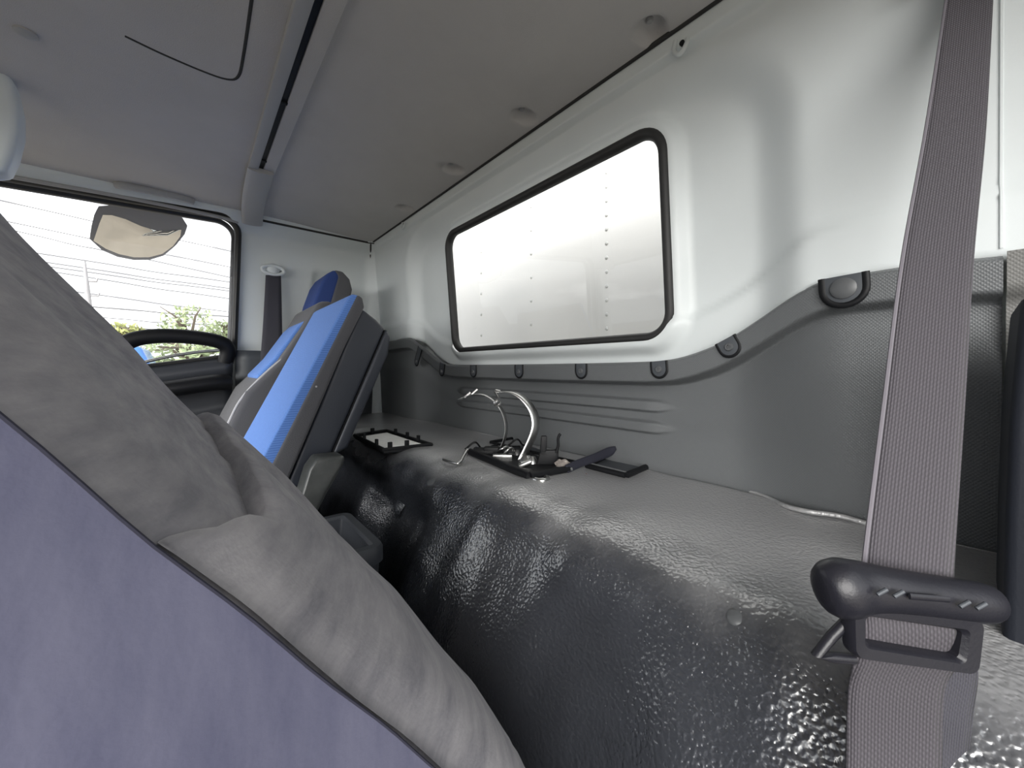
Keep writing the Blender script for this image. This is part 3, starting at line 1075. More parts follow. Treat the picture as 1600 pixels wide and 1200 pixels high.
xsn = [SX0 + f for f in (0.0, 0.002, 0.006, 0.012, 0.02, 0.03, 0.04, 0.05, 0.065, 0.09, 0.12, 0.15, 0.18, 0.21, 0.25, 0.29, 0.33, 0.36, 0.385, 0.398, 0.408, 0.416, 0.421, 0.424, 0.425)]
verts, faces = [], []
for x in xsn:
    for i in range(nb): verts.append(near_back(x, i))
nx = len(xsn)
for a in range(nx - 1):
    for i in range(nb - 1):
        faces.append((a * nb + i, a * nb + i + 1, (a + 1) * nb + i + 1, (a + 1) * nb + i))
mesh_obj('back_cover', verts, faces, M['velour_back'], near)
# side faces (thick cushion), front
TH = 0.15


def side_mesh(name, x, m, sgn):
    vv, ff = [], []
    K = 7
    for i in range(nb):
        p0 = near_back(x, i)
        _, n = seat_back_pt(i)
        for k_ in range(K):
            f = k_ / (K - 1)
            bulge = 0.016 * math.sin(math.pi * min(1, f * 1.15)) * 0.9
            if sgn > 0: bulge *= 0.5
            q = p0 - n * (TH * f)
            wob = 0.003 * noise.noise(V((q.y * 14, q.z * 14, 5)))
            vv.append(V((x + sgn * (bulge + wob * math.sin(math.pi * f)), q.y, q.z)))
    for i in range(nb - 1):
        for k_ in range(K - 1):
            ff.append((i * K + k_, i * K + k_ + 1, (i + 1) * K + k_ + 1, (i + 1) * K + k_))
    return mesh_obj(name, vv, ff, m, near)


side_mesh('side_cover', SX0, M['velour'], -1)
side_mesh('side_cover', SX1, M['velour'], 1)
vv, ff = [], []
for x in (SX0, SX0 + 0.1, SX1 - 0.1, SX1):
    for i in range(nb):
        q = near_back(x, i); _, n = seat_back_pt(i)
        vv.append(q - n * (TH + (0.02 if SX0 < x < SX1 else 0)))
for a in range(3):
    for i in range(nb - 1):
        ff.append((a * nb + i, a * nb + i + 1, (a + 1) * nb + i + 1, (a + 1) * nb + i))
mesh_obj('front_cover', vv, ff, M['velour'], near)
vv = [near_back(x, 0) for x in xsn] + [near_back(x, 0) - seat_back_pt(0)[1] * TH for x in reversed(xsn)]
mesh_obj('top_cover', vv, [tuple(range(len(vv)))], M['velour_back'], near)
# stitched seam between back and side
tube('seam', [near_back(SX0 + 0.001, i) + V((-0.0010, 0, 0)) for i in range(2, nb - 6)], 0.0006, M['seam'], near, 6)
# seat base
box('seat_base', (SX0 + 0.02, -0.20, FLOOR), (SX1 - 0.02, 0.30, -0.50), M['door'], near, 0.02)

# loose flap of the cover: raised lower layer with a rolled hem
def back_index_at(y):
    return min(range(nb), key=lambda i: abs(bs[i].y - y))


def on_back(u, v, lift=0.0):
    r_ = ray(u, v)
    best = None
    for a in range(0, 86):
        x = SX0 + (SX1 - SX0) * a / 85
        for i in range(nb):
            q = near_back(x, i, lift)
            dq = (q - r_ * (q.dot(r_) / r_.length_squared)).length
            if best is None or dq < best[0]: best = (dq, q, x, i)
    return best


ANCH = [(0.163, back_index_at(-0.004)), (0.20, back_index_at(-0.012))]
hem_keys = [(SX0, -0.001), (0.190, -0.012), (0.215, -0.022), (0.245, -0.021), (0.34, -0.022), (0.46, -0.018), (0.54, -0.011), (SX1, -0.006)]


def hem_y(x):
    for (x0, y0), (x1, y1) in zip(hem_keys, hem_keys[1:]):
        if x <= x1:
            t = (x - x0) / (x1 - x0); return y0 + (y1 - y0) * (t * t * (3 - 2 * t))
    return hem_keys[-1][1]


def back_at(x, y, lift):
    """Surface point for a fractional y along the back."""
    for i in range(nb - 1):
        if bs[i].y >= y >= bs[i + 1].y:
            t = (bs[i].y - y) / max(1e-6, bs[i].y - bs[i + 1].y)
            return near_back(x, i, lift).lerp(near_back(x, i + 1, lift), t)
    return near_back(x, nb - 2, lift)


verts, faces = [], []
NV_ = 34
for x in xsn:
    y0 = hem_y(x)
    edge = min(1.0, (x - SX0) / 0.08, (SX1 - x) / 0.006 + 0.35)
    for j in range(NV_):
        f = j / (NV_ - 1)
        y = y0 - f * 0.205
        lift = 0.014 * max(0.02, edge) * (1 - sstep(0.25, 0.95, f)) + 0.0012
        if j == 0: lift = -0.002
        if j == 1: y, lift = y0 + 0.0015, lift * 0.75
        if j == 2: y = y0 - 0.003
        lift += 0.003 * noise.noise(V((x * 18, f * 5, 2.2))) * (1 - f) * (1 if j > 2 else 0)
        verts.append(back_at(x, y, lift))
for a in range(nx - 1):
    for j in range(NV_ - 1):
        faces.append((a * NV_ + j, a * NV_ + j + 1, (a + 1) * NV_ + j + 1, (a + 1) * NV_ + j))
mesh_obj('cover_flap', verts, faces, M['velour_back'], near)

# ================================================================== CENTRE SEAT (folding back with hard shell)
mid = thing('centre_seat', 'centre seat back with bright blue woven face and slate plastic shell', 'seat', (1.0, -0.15, FLOOR))
X0, X1 = 0.85, 1.165
WX = V((X1 - X0, 0, 0))


def at_x(pxs, x): return [PX(u, v, x) for u, v in pxs]


prism('seat_face', at_x([(545, 463), (552, 459), (562, 462), (420, 748), (393, 745)], X0 + 0.003), V((X1 - X0 - 0.006, 0, 0)), M['blue'], mid, 0.010, 4)
prism('cushion_side', at_x([(559, 460), (567, 465), (570, 480), (537, 547), (450, 752), (414, 748)], X0), WX, M['seat_grey'], mid, 0.008, 3)
prism('shell', at_x([(566, 482), (588, 499), (602, 514), (517, 711), (503, 765), (448, 760), (536, 547)], X0 + 0.004), WX - V((0.008, 0, 0)), M['seat_plastic'], mid, 0.008, 3)
prism('shell_gap', at_x([(601, 516), (605, 517), (520, 712), (516, 712)], X0 + 0.006), WX - V((0.012, 0, 0)), M['black'], mid, 0.0)
prism('back_plate', at_x([(604, 514), (610, 527), (607, 553), (543, 700), (520, 712)], X0 + 0.002), WX - V((0.004, 0, 0)), M['seat_plastic'], mid, 0.006, 3)
prism('hinge_arm', at_x([(497, 716), (540, 712), (538, 726), (512, 770), (494, 806), (462, 806), (470, 780), (484, 735)], 0.79), V((0.055, 0, 0)), M['hinge_grey'], mid, 0.008, 3)
box('seat_base', (0.87, -0.22, FLOOR), (X1, 0.25, -0.36), M['door'], mid, 0.02)
box('seat_cushion', (0.87, -0.16, -0.36), (X1, 0.28, -0.26), M['seat_grey'], mid, 0.03, 4)
p = PX(494, 604, X0)
lathe('pivot_screw', p, (-1, 0, 0), [(0.002, -.002), (0.002, 0.001)], M['piping'], mid, 8)

# ================================================================== FAR SEAT
far = thing('passenger_seat', 'far seat with grey bolsters, blue centre and rounded headrest', 'seat', (1.43, -0.15, FLOOR))
FXA, FXB = 1.25, 1.60
fpoly = [(340, 700), (357, 662), (384, 612), (438, 563), (474, 512), (500, 470), (520, 470), (535, 500), (515, 560), (470, 640), (430, 720)]
prism('backrest', at_x(fpoly, FXA), V((FXB - FXA, 0, 0)), M['seat_grey'], far, 0.022, 4)
fb = at_x([(404, 588), (434, 558), (471, 508), (484, 497), (490, 512), (450, 570), (412, 606)], FXA)
fb = [p + V((0.055, 0, 0)) for p in fb]
prism('seat_face', fb, V((FXB - FXA - 0.11, 0, 0)), M['blue'], far, 0.008, 3)
tube('piping', catmull([PX(u, v, FXA + 0.012) for u, v in ((352, 668), (357, 660), (371, 632), (390, 607), (420, 578), (442, 560))], 6), 0.0028, M['piping'], far, 6)
hx = 1.36
hpoly = [(484, 500), (492, 470), (503, 440), (512, 427), (523, 421), (533, 430), (520, 470), (508, 510)]
prism('headrest_face', at_x(hpoly, hx), V((0.18, 0, 0)), M['blue_dark'], far, 0.010, 4)
hpoly = [(523, 421), (536, 424), (547, 436), (551, 452), (545, 480), (525, 520), (505, 515), (518, 470), (529, 432)]
prism('headrest_back', at_x(hpoly, hx - 0.004), V((0.188, 0, 0)), M['seat_grey'], far, 0.010, 4)
box('seat_base', (1.27, -0.22, FLOOR), (1.58, 0.3, -0.34), M['door'], far, 0.02)
box('seat_cushion', (1.26, -0.16, -0.34), (1.59, 0.33, -0.22), M['seat_grey'], far, 0.03, 4)

# ================================================================== STORAGE BIN beside the centre seat
BT = -0.290
a_, b_ = PZ(606, 852, BT), PZ(545, 797, BT)
bx0, bx1 = 0.618, 0.815
by1, by0 = (a_.y + b_.y) / 2, (a_.y + b_.y) / 2 + 0.17
binr = thing('storage_bin', 'open slate black storage bin with rounded rim beside the centre seat', 'bin', ((bx0 + bx1) / 2, (by0 + by1) / 2, FLOOR))


def rrect(x0, x1, y0, y1, r, z):
    return [V((p[0], p[1], z)) for p in round_poly([(x0, y0), (x1, y0), (x1, y1), (x0, y1)], r, 6)]


def loft(name, loops, m, parent, cap_last=False):
    k = len(loops[0]); vv = [q for l in loops for q in l]; ff = []
    for a in range(len(loops) - 1):
        for i in range(k):
            ff.append((a * k + i, a * k + (i + 1) % k, (a + 1) * k + (i + 1) % k, (a + 1) * k + i))
    if cap_last: ff.append(tuple((len(loops) - 1) * k + i for i in range(k)))
    return mesh_obj(name, vv, ff, m, parent, True, sharp=35)


def L(e, z, r=0.022): return rrect(bx0 + e, bx1 - e, by1 + e, by0 - e, max(0.006, r - e), z)


loft('body', [L(0.030, FLOOR), L(0.012, BT - 0.16), L(0.006, BT - 0.028)], M['bin'], binr)
loft('rim', [L(0.007, BT - 0.030), L(0.000, BT - 0.027), L(0.000, BT - 0.006), L(0.003, BT), L(0.016, BT), L(0.020, BT - 0.005)], M['bin'], binr)
loft('inner_wall', [L(0.0195, BT - 0.004), L(0.024, BT - 0.07), L(0.030, BT - 0.15), L(0.034, BT - 0.152)], M['bin'], binr, True)

# ================================================================== NEAR SEAT BELT
belt = thing('seat_belt', 'near violet grey seat belt hanging in front of the rear wall', 'seat belt', (0.02, -0.26, -0.3))
RV = V((-SA, -CA, 0))        # sideways as the hanging belt turns its face to the open door
keys = [((1484, 1554), -70, 0.368), ((1478, 1551), 0, 0.356), ((1447, 1540), 200, 0.304), ((1411, 1521), 400, 0.252), ((1380, 1506), 640, 0.218), ((1350, 1490), 880, 0.196)]
cs, ws = [], []
for (ul, ur), v, d in keys:
    l, r = PD(ul, v, d * 1.02), PD(ur, v, d * 0.99)
    cs.append((l + r) / 2); ws.append((r - l) / 2)
l, r = PD(1345, 960, 0.190), PD(1490, 960, 0.192); cs.append((l + r) / 2); ws.append((r - l) / 2)
ribbon('webbing', cs, ws, M['web'], belt, 0.0014, 10, 9)
tube('webbing_edge', catmull([c - w for c, w in zip(cs, ws)], 10), 0.0011, M['web_edge'], belt, 6)
lk = [((1347, 1492), 950, 0.1895), ((1346, 1500), 990, 0.187), ((1336, 1500), 1030, 0.190), ((1326, 1474), 1080, 0.196), ((1322, 1470), 1200, 0.200), ((1318, 1466), 1400, 0.190), ((1316, 1462), 1800, 0.165)]
cs2, ws2 = [], []
for (ul, ur), v, d in lk:
    l, r = PD(ul, v, d), PD(ur, v, d * 0.99); cs2.append((l + r) / 2); ws2.append((r - l) / 2)
ribbon('lower_webbing', cs2, ws2, M['web'], belt, 0.0014, 10, 9)
lk = [((1400, 1512), 985, 0.196), ((1402, 1526), 1050, 0.202), ((1390, 1518), 1120, 0.208), ((1385, 1512), 1200, 0.214), ((1380, 1500), 1400, 0.200), ((1380, 1490), 1800, 0.172)]
cs3, ws3 = [], []
for (ul, ur), v, d in lk:
    l, r = PD(ul, v, d), PD(ur, v, d * 1.03); cs3.append((l + r) / 2); ws3.append((r - l) / 2)
ribbon('shaded_return_webbing', cs3, ws3, M['web_dark'], belt, 0.0014, 10, 9)  # same belt; shade on this layer is painted as darker webbing
# tongue grip: long rounded handle
gk = [(1282, 922, 0.0060), (1290, 921, 0.0112), (1312, 919, 0.0140), (1345, 918, 0.0125), (1390, 922, 0.0105), (1440, 929, 0.0100), (1490, 936, 0.0098), (1530, 941, 0.0095), (1553, 944, 0.0075), (1560, 945, 0.003)]
gp = [PD(u, v, 0.188 if u < 1350 else 0.186) for u, v, r in gk]
grip = tube('tongue_grip', catmull(gp, 5), 0, M['buckle'], belt, 18, up=(0, 0, 1), sx=1.0, sy=0.85,
            radii=[q.x for q in catmull([V((r, 0, 0)) for _, _, r in gk], 5)])
for (u, v) in ((1378, 925), (1404, 928), (1507, 944), (1533, 947)):
    c = PD(u, v, 0.1755)
    tube('grip_slot', [c + RV * -0.0022 - V((0, 0, 0.0012)), c + RV * 0.0022 + V((0, 0, 0.0012))], 0.0009, M['trim_smooth'], grip, 8).location = (0, 0, 0)
c = PD(1452, 932, 0.1755)
tube('grip_emboss', [c - RV * 0.009, c + RV * 0.009 + V((0, 0, -0.0014))], 0.0012, M['buckle'], grip, 8, up=(0, 0, 1), sx=1.2, sy=0.5).location = (0, 0, 0)
# loop frame under the grip
fr_out = [(1326, 936), (1352, 936), (1532, 962), (1524, 1050), (1330, 1030)]
D0 = 0.1825


def plane_px(u, v): return PD(u, v, D0)


fo = round_poly([(1325, 936), (1534, 962), (1524, 1052), (1328, 1026)], [20, 16, 16, 16], 6)
fi = round_poly([(1352, 962), (1504, 985), (1497, 1029), (1350, 1004)], [9, 8, 8, 8], 6)
vv, ff = [], []
kk = len(fo)
dv = V((CA, -SA, 0)) * 0.004
bump_l = []
for i in range(kk):
    o_, i_ = fo[i], fi[i]
    m_ = o_ * 0.5 + i_ * 0.5
    vv += [plane_px(*o_) + dv, plane_px(*o_), plane_px(*(o_ * .85 + i_ * .15)) - dv * 0.6, plane_px(*(o_ * .2 + i_ * .8)) - dv * 0.5, plane_px(*i_), plane_px(*i_) + dv]
for i in range(kk):
    j = (i + 1) % kk
    for a in range(6):
        b = (a + 1) % 6
        ff.append((i * 6 + a, i * 6 + b, j * 6 + b, j * 6 + a))
mesh_obj('guide_frame', vv, ff, M['buckle'], belt, True, sharp=40)
# steel latch plate, bent triangle on the left
tri = [PD(1332, 962, 0.188), PD(1300, 994, 0.187), PD(1276, 1023, 0.187), PD(1300, 1027, 0.187), PD(1334, 1029, 0.187)]
tube('latch_loop', tri, 0.0024, M['buckle'], belt, 8)
box('retractor', (cs2[-1].x - 0.035, cs2[-1].y + 0.004, FLOOR), (cs2[-1].x + 0.035, cs2[-1].y + 0.05, cs2[-1].z + 0.01), M['buckle'], belt, 0.006)
tp = cs[0]
box('upper_anchor', (tp.x - 0.035, RY(tp.z) + 0.004, tp.z - 0.002), (tp.x + 0.035, tp.y + 0.010, tp.z + 0.045), M['buckle'], belt, 0.008)

# dark pillar cover at the right edge
pil_px = [(1596, 462), (1586, 560), (1577, 660), (1571, 800), (1567, 960), (1563, 1200), (1560, 1600)]
pl = [PY(u, v, -0.44) for u, v in pil_px]
poly = [p for p in pl] + [V((XL + 0.01, -0.44, pl[-1].z)), V((XL + 0.01, -0.44, pl[0].z))]
pc = prism('pillar_cover', poly, V((0.0, -0.12, 0)), M['pillar'], None, 0.006, 3)
tag(pc, 'blue black pillar cover at the right edge of the cab', 'pillar cover')
# side step of the deck below the corner
dk = box('deck_end', (XL + 0.01, -0.60, FLOOR), (-0.042, -0.30, DECK - 0.01), M['door'], None, 0.01)
tag(dk, 'dark end of the raised deck under the pillar cover', 'deck')
c = PD(1538, 1051, 0.27)
sc_ = mesh_obj('paper_scrap', [c + V(q) * 0.9 for q in ((-0.002, 0.000, 0.003), (0.003, 0.004, 0.002), (-0.004, -0.006, 0.0), (-0.002, -0.002, -0.006), (-0.003, 0.002, -0.001))],
               [(0, 1, 4), (1, 3, 4), (4, 3, 2), (0, 4, 2)], M['lint'])
tag(sc_, 'tiny white scrap caught beside the hanging belt', 'scrap')

# ================================================================== FAR SEAT BELT
fbelt = thing('seat_belt', 'dark grey seat belt hanging on the far pillar behind the door window', 'seat belt', PF(420, 560, 0.05))
bk = [((415, 439), 430, 0.035), ((413, 440), 470, 0.05), ((410, 441), 520, 0.055), ((406, 442), 570, 0.055), ((400, 442), 640, 0.055)]
cs, ws = [], []
for (ul, ur), v, o_ in bk:
    l, r = PF(ul, v, o_), PF(ur, v, o_); cs.append((l + r) / 2); ws.append((r - l) / 2)
ribbon('webbing', cs, ws, M['web_dark'], fbelt, 0.0014, 6, 5)
ac = PF(426, 424, 0.02)
tube('anchor_loop', [ac + V((0, 0.034 * math.cos(t), 0.016 * math.sin(t) + 0.002)) + V((-0.012, 0, 0)) for t in [2 * math.pi * i / 24 for i in range(24)]], 0.006, M['wall'], fbelt, 8, closed=True)
lathe('anchor_cover', ac + V((0.02, 0, 0.006)), (-1, 0, 0), [(0.022, 0), (0.022, 0.026), (0.016, 0.034), (0.004, 0.036)], M['wall'], fbelt, 18)

# ================================================================== THINGS LYING ON THE DECK
def Z(u, v, h=0.0): return PZ(u, v, DECK + h)


# access cover, face down, paper on it
qA, qB, qC, qD = Z(553, 682, .006), Z(604, 674, .006), Z(676, 697, .006), Z(600, 706, .006)
cov = thing('access_cover', 'black clip-edged access cover with a white printed paper on the deck', 'cover', (qA + qC) / 2 - V((0, 0, .006)))
ctr = (qA + qB + qC + qD) / 4
prism('cover_plate', [q + V((0, 0, -0.005)) for q in (qA, qB, qC, qD)], V((0, 0, 0.006)), M['black'], cov, 0.002)
tube('cover_rim', [q.lerp(ctr, 0.03) + V((0, 0, 0.003)) for q in (qA, qB, qC, qD)], 0.005, M['black'], cov, 8, closed=True, up=(0, 0, 1))
pp = [q.lerp(ctr, 0.24) + V((0, 0, 0.0015)) for q in (qA, qB, qC, qD)]
prism('paper', pp, V((0, 0, 0.0008)), M['paper'], cov, 0.0)
for (a, b, ts) in ((qA, qD, (0.3, 0.75)), (qD, qC, (0.12, 0.5)), (qB, qC, (0.25, 0.55, 0.8)), (qA, qB, (0.5,))):
    for t in ts:
        c = a.lerp(b, t).lerp(ctr, 0.10)
        obox('clip', c + V((0, 0, 0.009)), (b - a).normalized() * 0.005, (b - a).cross(V((0, 0, 1))).normalized() * 0.003, V((0, 0, 0.009)), M['black'], cov, 0.001)

# jack cradle: black base with steel straps
jk = thing('jack_cradle', 'black jack cradle with two open steel straps lying on the deck', 'bracket', Z(810, 725))
b0, b1, b2, b3 = Z(735, 706, .008), Z(828, 744, .008), Z(888, 733, .008), Z(812, 700, .008)
bc = (b0 + b1 + b2 + b3) / 4
prism('base_plate', [q + V((0, 0, -0.007)) for q in (b0, b1, b2, b3)], V((0, 0, 0.008)), M['black'], jk, 0.002)
tube('base_flange', [b0, b1], 0.008, M['black'], jk, 8, up=(0, 0, 1))
tube('base_flange', [b1, b2], 0.007, M['black'], jk, 8, up=(0, 0, 1))
tube('base_flange', [b0, b3], 0.006, M['black'], jk, 8, up=(0, 0, 1))
dep = V((CA, -SA, 0)); rgt = V((-SA, -CA, 0))
wdir = (dep * 0.62 + rgt * 0.78).normalized()
s1 = [(815, 718, .765), (823, 702, .77), (833, 680, .775), (837, 662, .78), (833, 643, .785), (822, 627, .79), (808, 616, .795), (793, 612, .80), (781, 613, .80)]
sc1 = [PD(u, v, d) for u, v, d in s1]
ribbon('steel_strap', sc1, [wdir * 0.0105] * len(sc1), M['steel'], jk, 0.0012, 8, 3)
s2 = [(782, 702, .86), (789, 684, .86), (791, 666, .86), (788, 650, .86), (781, 636, .86), (770, 624, .865), (756, 617, .87), (741, 616, .875), (727, 620, .88), (718, 624, .885)]
sc2 = [PD(u, v, d) for u, v, d in s2]
ribbon('steel_strap', sc2, [(dep * 0.95 + rgt * 0.3).normalized() * 0.010] * len(sc2), M['steel'], jk, 0.0012, 8, 3)
ck = PD(777, 614, .80)
cl = tube('clasp', catmull([ck + rgt * 0.006 + V((0, 0, .003)), ck - rgt * 0.004 + V((0, 0, .004)), ck + rgt * 0.002 - V((0, 0, .008)), ck + rgt * .004 - V((0, 0, .016)), ck - rgt * 0.002 - V((0, 0, .024))], 6),
          0.006, M['steel'], jk, 10, up=dep, sx=1.2, sy=0.5)
ct = PD(777, 630, .80)
lathe('clasp_tab', ct + dep * 0.003, -dep, [(0.008, 0), (0.008, 0.003), (0.005, 0.005)], M['steel'], jk, 12)
for (u, v, du) in ((731, 617, 5), (742, 612, 5)):
    tube('strap_tooth', [PD(u - du, v + 4, .878), PD(u + 2, v - 2, .878), PD(u + 4, v - 4, .878)], 0.003, M['steel'], jk, 6)
# steel fittings on the base
tube('steel_wire', catmull([Z(775, 708, .010), Z(783, 702, .022), Z(792, 698, .026), Z(797, 701, .020)], 6), 0.0028, M['steel'], jk, 8)
tube('steel_wire', catmull([Z(786, 712, .010), Z(792, 704, .022), Z(799, 700, .026), Z(803, 704, .018)], 6), 0.0028, M['steel'], jk, 8)
for (u, v, r, h, m_) in ((797, 714, .016, .012, 'steel'), (822, 726, .017, .014, 'steel'), (832, 730, .011, .016, 'steel'), (775, 712, .010, .010, 'steel_dark'), (808, 716, .010, .014, 'steel_dark')):
    lathe('fitting', Z(u, v, .001), (0.1, -.1, 1), [(r, 0), (r, h * .5), (r * .7, h), (r * .5, h * 1.3), (r * .1, h * 1.3)], M[m_], jk, 8)
obox('saddle', Z(785, 713, .012), rgt * 0.020, dep * 0.007, V((0, 0, 0.004)), M['steel'], jk, 0.002)
obox('saddle', Z(820, 724, .014), rgt * 0.012 + V((0, 0, .005)), dep * 0.010, V((0, 0, 0.003)), M['steel'], jk, 0.002)
for (u, v, l, h) in ((757, 707, .02, .010), (768, 704, .016, .014), (748, 704, .012, .010), (800, 706, .02, .012)):
    obox('black_clamp', Z(u, v, h), rgt * l, dep * 0.012, V((0, 0, h * 0.6)), M['black'], jk, 0.003)
for (u, v, a_) in ((742, 702, 1), (758, 699, -1), (808, 697, 1)):
    c = Z(u, v, .010)
    tube('black_cable', catmull([c - rgt * .022, c + V((0, 0, .012 * a_ + .004)), c + rgt * .014 + dep * .012, c + rgt * .03 + V((0, 0, .006))], 6), 0.0022, M['black'], jk, 6)
# upright black holder
hd_ = 0.735
hp = [(845, 706), (848, 704), (868, 704), (873, 700), (873, 716), (866, 726), (862, 735), (840, 738), (838, 728)]
prism('holder_plate', [PD(u, v, hd_) for u, v in hp], dep * 0.012, M['black'], jk, 0.003)
prism('holder_post', [PD(u, v, hd_) for u, v in ((846, 682), (855, 682), (854, 712), (844, 712))], dep * 0.014, M['black'], jk, 0.002)
tube('holder_hook', catmull([PD(869, 708, hd_), PD(872, 696, hd_), PD(872, 686, hd_), PD(874, 680, hd_), PD(876, 678, hd_)], 6), 0.0026, M['black'], jk, 8)
tube('base_rod', catmull([Z(828, 746, .004), Z(838, 750, .004), Z(850, 751, .004), Z(856, 748, .004), Z(853, 744, .004), Z(870, 738, .006), Z(893, 733, .008)], 8), 0.0042, M['steel'], jk, 8)

wh = tube('wire_hook', catmull([Z(693, 718, .004), Z(705, 722, .004), Z(714, 724, .004), Z(719, 722, .005), Z(724, 713, .012), Z(729, 704, .020), Z(731, 702, .022)], 6), 0.0032, M['steel'], None, 8)
tag(wh, 'bent bright steel wire hook lying left of the jack cradle', 'hook')

# thin black frame lying against the rear panel
q4 = [Z(767, 692, .004), Z(812, 684, .004), Z(958, 703, .004), Z(905, 724, .004)]
fc = sum(q4, V()) / 4
fr_ = thing('flat_frame', 'thin black open frame lying flat behind the jack cradle', 'frame', fc)
for i in range(4):
    a, b = q4[i], q4[(i + 1) % 4]
    tube('frame_bar', [a, a.lerp(b, .5), b], 0.0042 if i else 0.006, M['black'], fr_, 8)
prism('frame_sheet', [q.lerp(fc, .05) - V((0, 0, .002)) for q in q4], V((0, 0, .0015)), M['trim_smooth'], fr_, 0.0)

q5 = [Z(918, 728, .006), Z(978, 743, .006), Z(1030, 722, .006), Z(962, 706, .006)]
fc = sum(q5, V()) / 4
tr = thing('shallow_tray', 'shallow black rimmed tray lid on the deck at the panel foot', 'tray', fc - V((0, 0, .006)))
prism('tray_floor', [q - V((0, 0, .005)) for q in q5], V((0, 0, .004)), M['trim_smooth'], tr, 0.001)
for i in range(4):
    a, b = q5[i], q5[(i + 1) % 4]
    tube('rim_bar', [a, a.lerp(b, .5), b], 0.0062, M['black'], tr, 8, up=(0, 0, 1))
for t in (0.0,):
    tube('bright_rim', [q5[0] + V((0, 0, .006)), q5[1] + V((0, 0, .006))], 0.0018, M['screw'], tr, 6)
    tube('bright_rim', [q5[3].lerp(q5[2], .1) + V((0, 0, .006)), q5[2] + V((0, 0, .006))], 0.0018, M['screw'], tr, 6)

# dark webbing strap trailing from the cradle
st = [Z(885, 733, .010), Z(905, 724, .016), Z(930, 715, .022), Z(952, 706, .028), Z(962, 700, .034)]
sw = V((0.3, 0.1, 0.8)).normalized() * 0.0075
ds = ribbon('tie_strap', st, [sw, sw, sw * 1.05, sw * 1.15, sw * 0.5], M['navy_strap'], None, 0.002, 6, 4)
tag(ds, 'dark webbing strap with a frayed end trailing over the tray', 'strap')
c = Z(880, 727, .010)
vv = []
bmx = bmesh.new()
bmesh.ops.create_icosphere(bmx, subdivisions=3, radius=1)
for v_ in bmx.verts:
    n_ = 1 + 0.35 * noise.noise(v_.co * 2.3) + 0.2 * noise.noise(v_.co * 6)
    v_.co = V((v_.co.x * 0.016 * n_, v_.co.y * 0.013 * n_, v_.co.z * 0.011 * n_)) + c
me = bpy.data.meshes.new('crumpled_tape'); bmx.to_mesh(me); bmx.free()
tp_ = link('crumpled_tape', me, M['tape'])
tag(tp_, 'crumpled grey brown tape lump beside the black upright holder', 'tape')
q = Z(916, 742, .001)
fk = lathe('red_crumb', q, (0, 0, 1), [(0.002, 0), (0.0015, .002), (0.0003, .0024)], M['rust'], None, 7)
tag(fk, 'tiny red crumb on the deck in front of the tray', 'crumb')

# ================================================================== OUTSIDE
GZ = -1.9
gnd = grid_obj('ground', lambda a, b: V((-40 + a * 160, -60 + b * 120, GZ)), 4, 4, M['ground'])
struct(gnd, 'tan dirt yard outside the truck', 'ground')

# the truck's own box behind the rear window
YB = -1.06
cb = thing('cargo_box', 'white riveted cargo box wall seen through the rear window', 'cargo box', (0.7, YB, GZ))
box('front_wall', (-0.55, YB - 0.06, -0.95), (1.95, YB, 1.35), M['box_white'], cb, 0.01)
box('chassis_rail', (0.25, -3.0, -1.25), (1.15, 0.9, -0.97), M['chassis'], cb, 0.01)
sp_ = PY(694, 400, YB)
box('panel_joint', (sp_.x - 0.003, YB - 0.002, -0.9), (sp_.x + 0.003, YB + 0.0015, 1.3), M['screw'], cb, 0.0)
rv = None
for u, v0, pitch in ((948, 225, 22.2), (830, 323, 36.8), (752, 361, 32.6)):
    base = PY(u, v0, YB)
    dz = PY(u, v0, YB).z - PY(u, v0 + pitch, YB).z
    z = base.z + dz * 6
    while z > -0.35:
        if rv is None:
            rv = lathe('rivet', V((0, 0, 0)), (0, 1, 0), [(0.0065, 0), (0.0058, 0.002), (0.0038, 0.0036), (0.001, 0.0042)], M['rivet'], cb, 12)
            o = rv
        else:
            o = bpy.data.objects.new('rivet', rv.data); COL.objects.link(o); o.parent = cb
        o.location = V((base.x, YB, z)) - cb.location
        z -= dz

# look-down mirror outside the far window
XM = 1.86
mir = thing('lookdown_mirror', 'grey outside mirror with convex glass hanging above the far window', 'mirror', PX(240, 340, XM - 0.06))
face = [(142, 371), (150, 362), (158, 353), (166, 345), (180, 346), (200, 351), (222, 359), (245, 365), (268, 367), (284, 366), (282, 373), (270, 383), (252, 391), (230, 394), (205, 393), (180, 388), (160, 381)]
housing = [(136, 368), (143, 356), (152, 344), (162, 336), (185, 336), (210, 339), (240, 343), (268, 348), (286, 354), (293, 362), (289, 370), (275, 381), (254, 392), (230, 396), (203, 395), (176, 390), (152, 381)]
inn = [PX(u, v, XM) for u, v in face]
outl = [PX(u, v, XM) for u, v in housing]
k = len(inn)
cI = sum(inn, V()) / k
nin = V((-0.80, 0.0, -0.60))          # glass tips down towards the ground
def tilt(p, o_):                         # lay the glass on a tilted plane
    d = p - cI
    return p + V((-0.55 * 0 + 0.0, 0, 0)) + V((-(d.z) * 1.7, 0, 0)) + V((o_, 0, 0))
vv = [tilt(p, 0.0) for p in inn]
rings = [vv]
for f, b_ in ((0.7, 0.003), (0.4, 0.005), (0.15, 0.006)):
    rings.append([tilt(cI.lerp(p, f), -b_) for p in inn])
vert = [q for r_ in rings for q in r_]
ff = []
for a in range(3):
    for i in range(k): ff.append((a * k + i, a * k + (i + 1) % k, (a + 1) * k + (i + 1) % k, (a + 1) * k + i))
ff.append(tuple(3 * k + i for i in range(k)))
mesh_obj('mirror_glass', vert, ff, M['mirror'], mir)
def shr(f, o_): return [tilt(cI.lerp(p, f), o_) for p in outl]
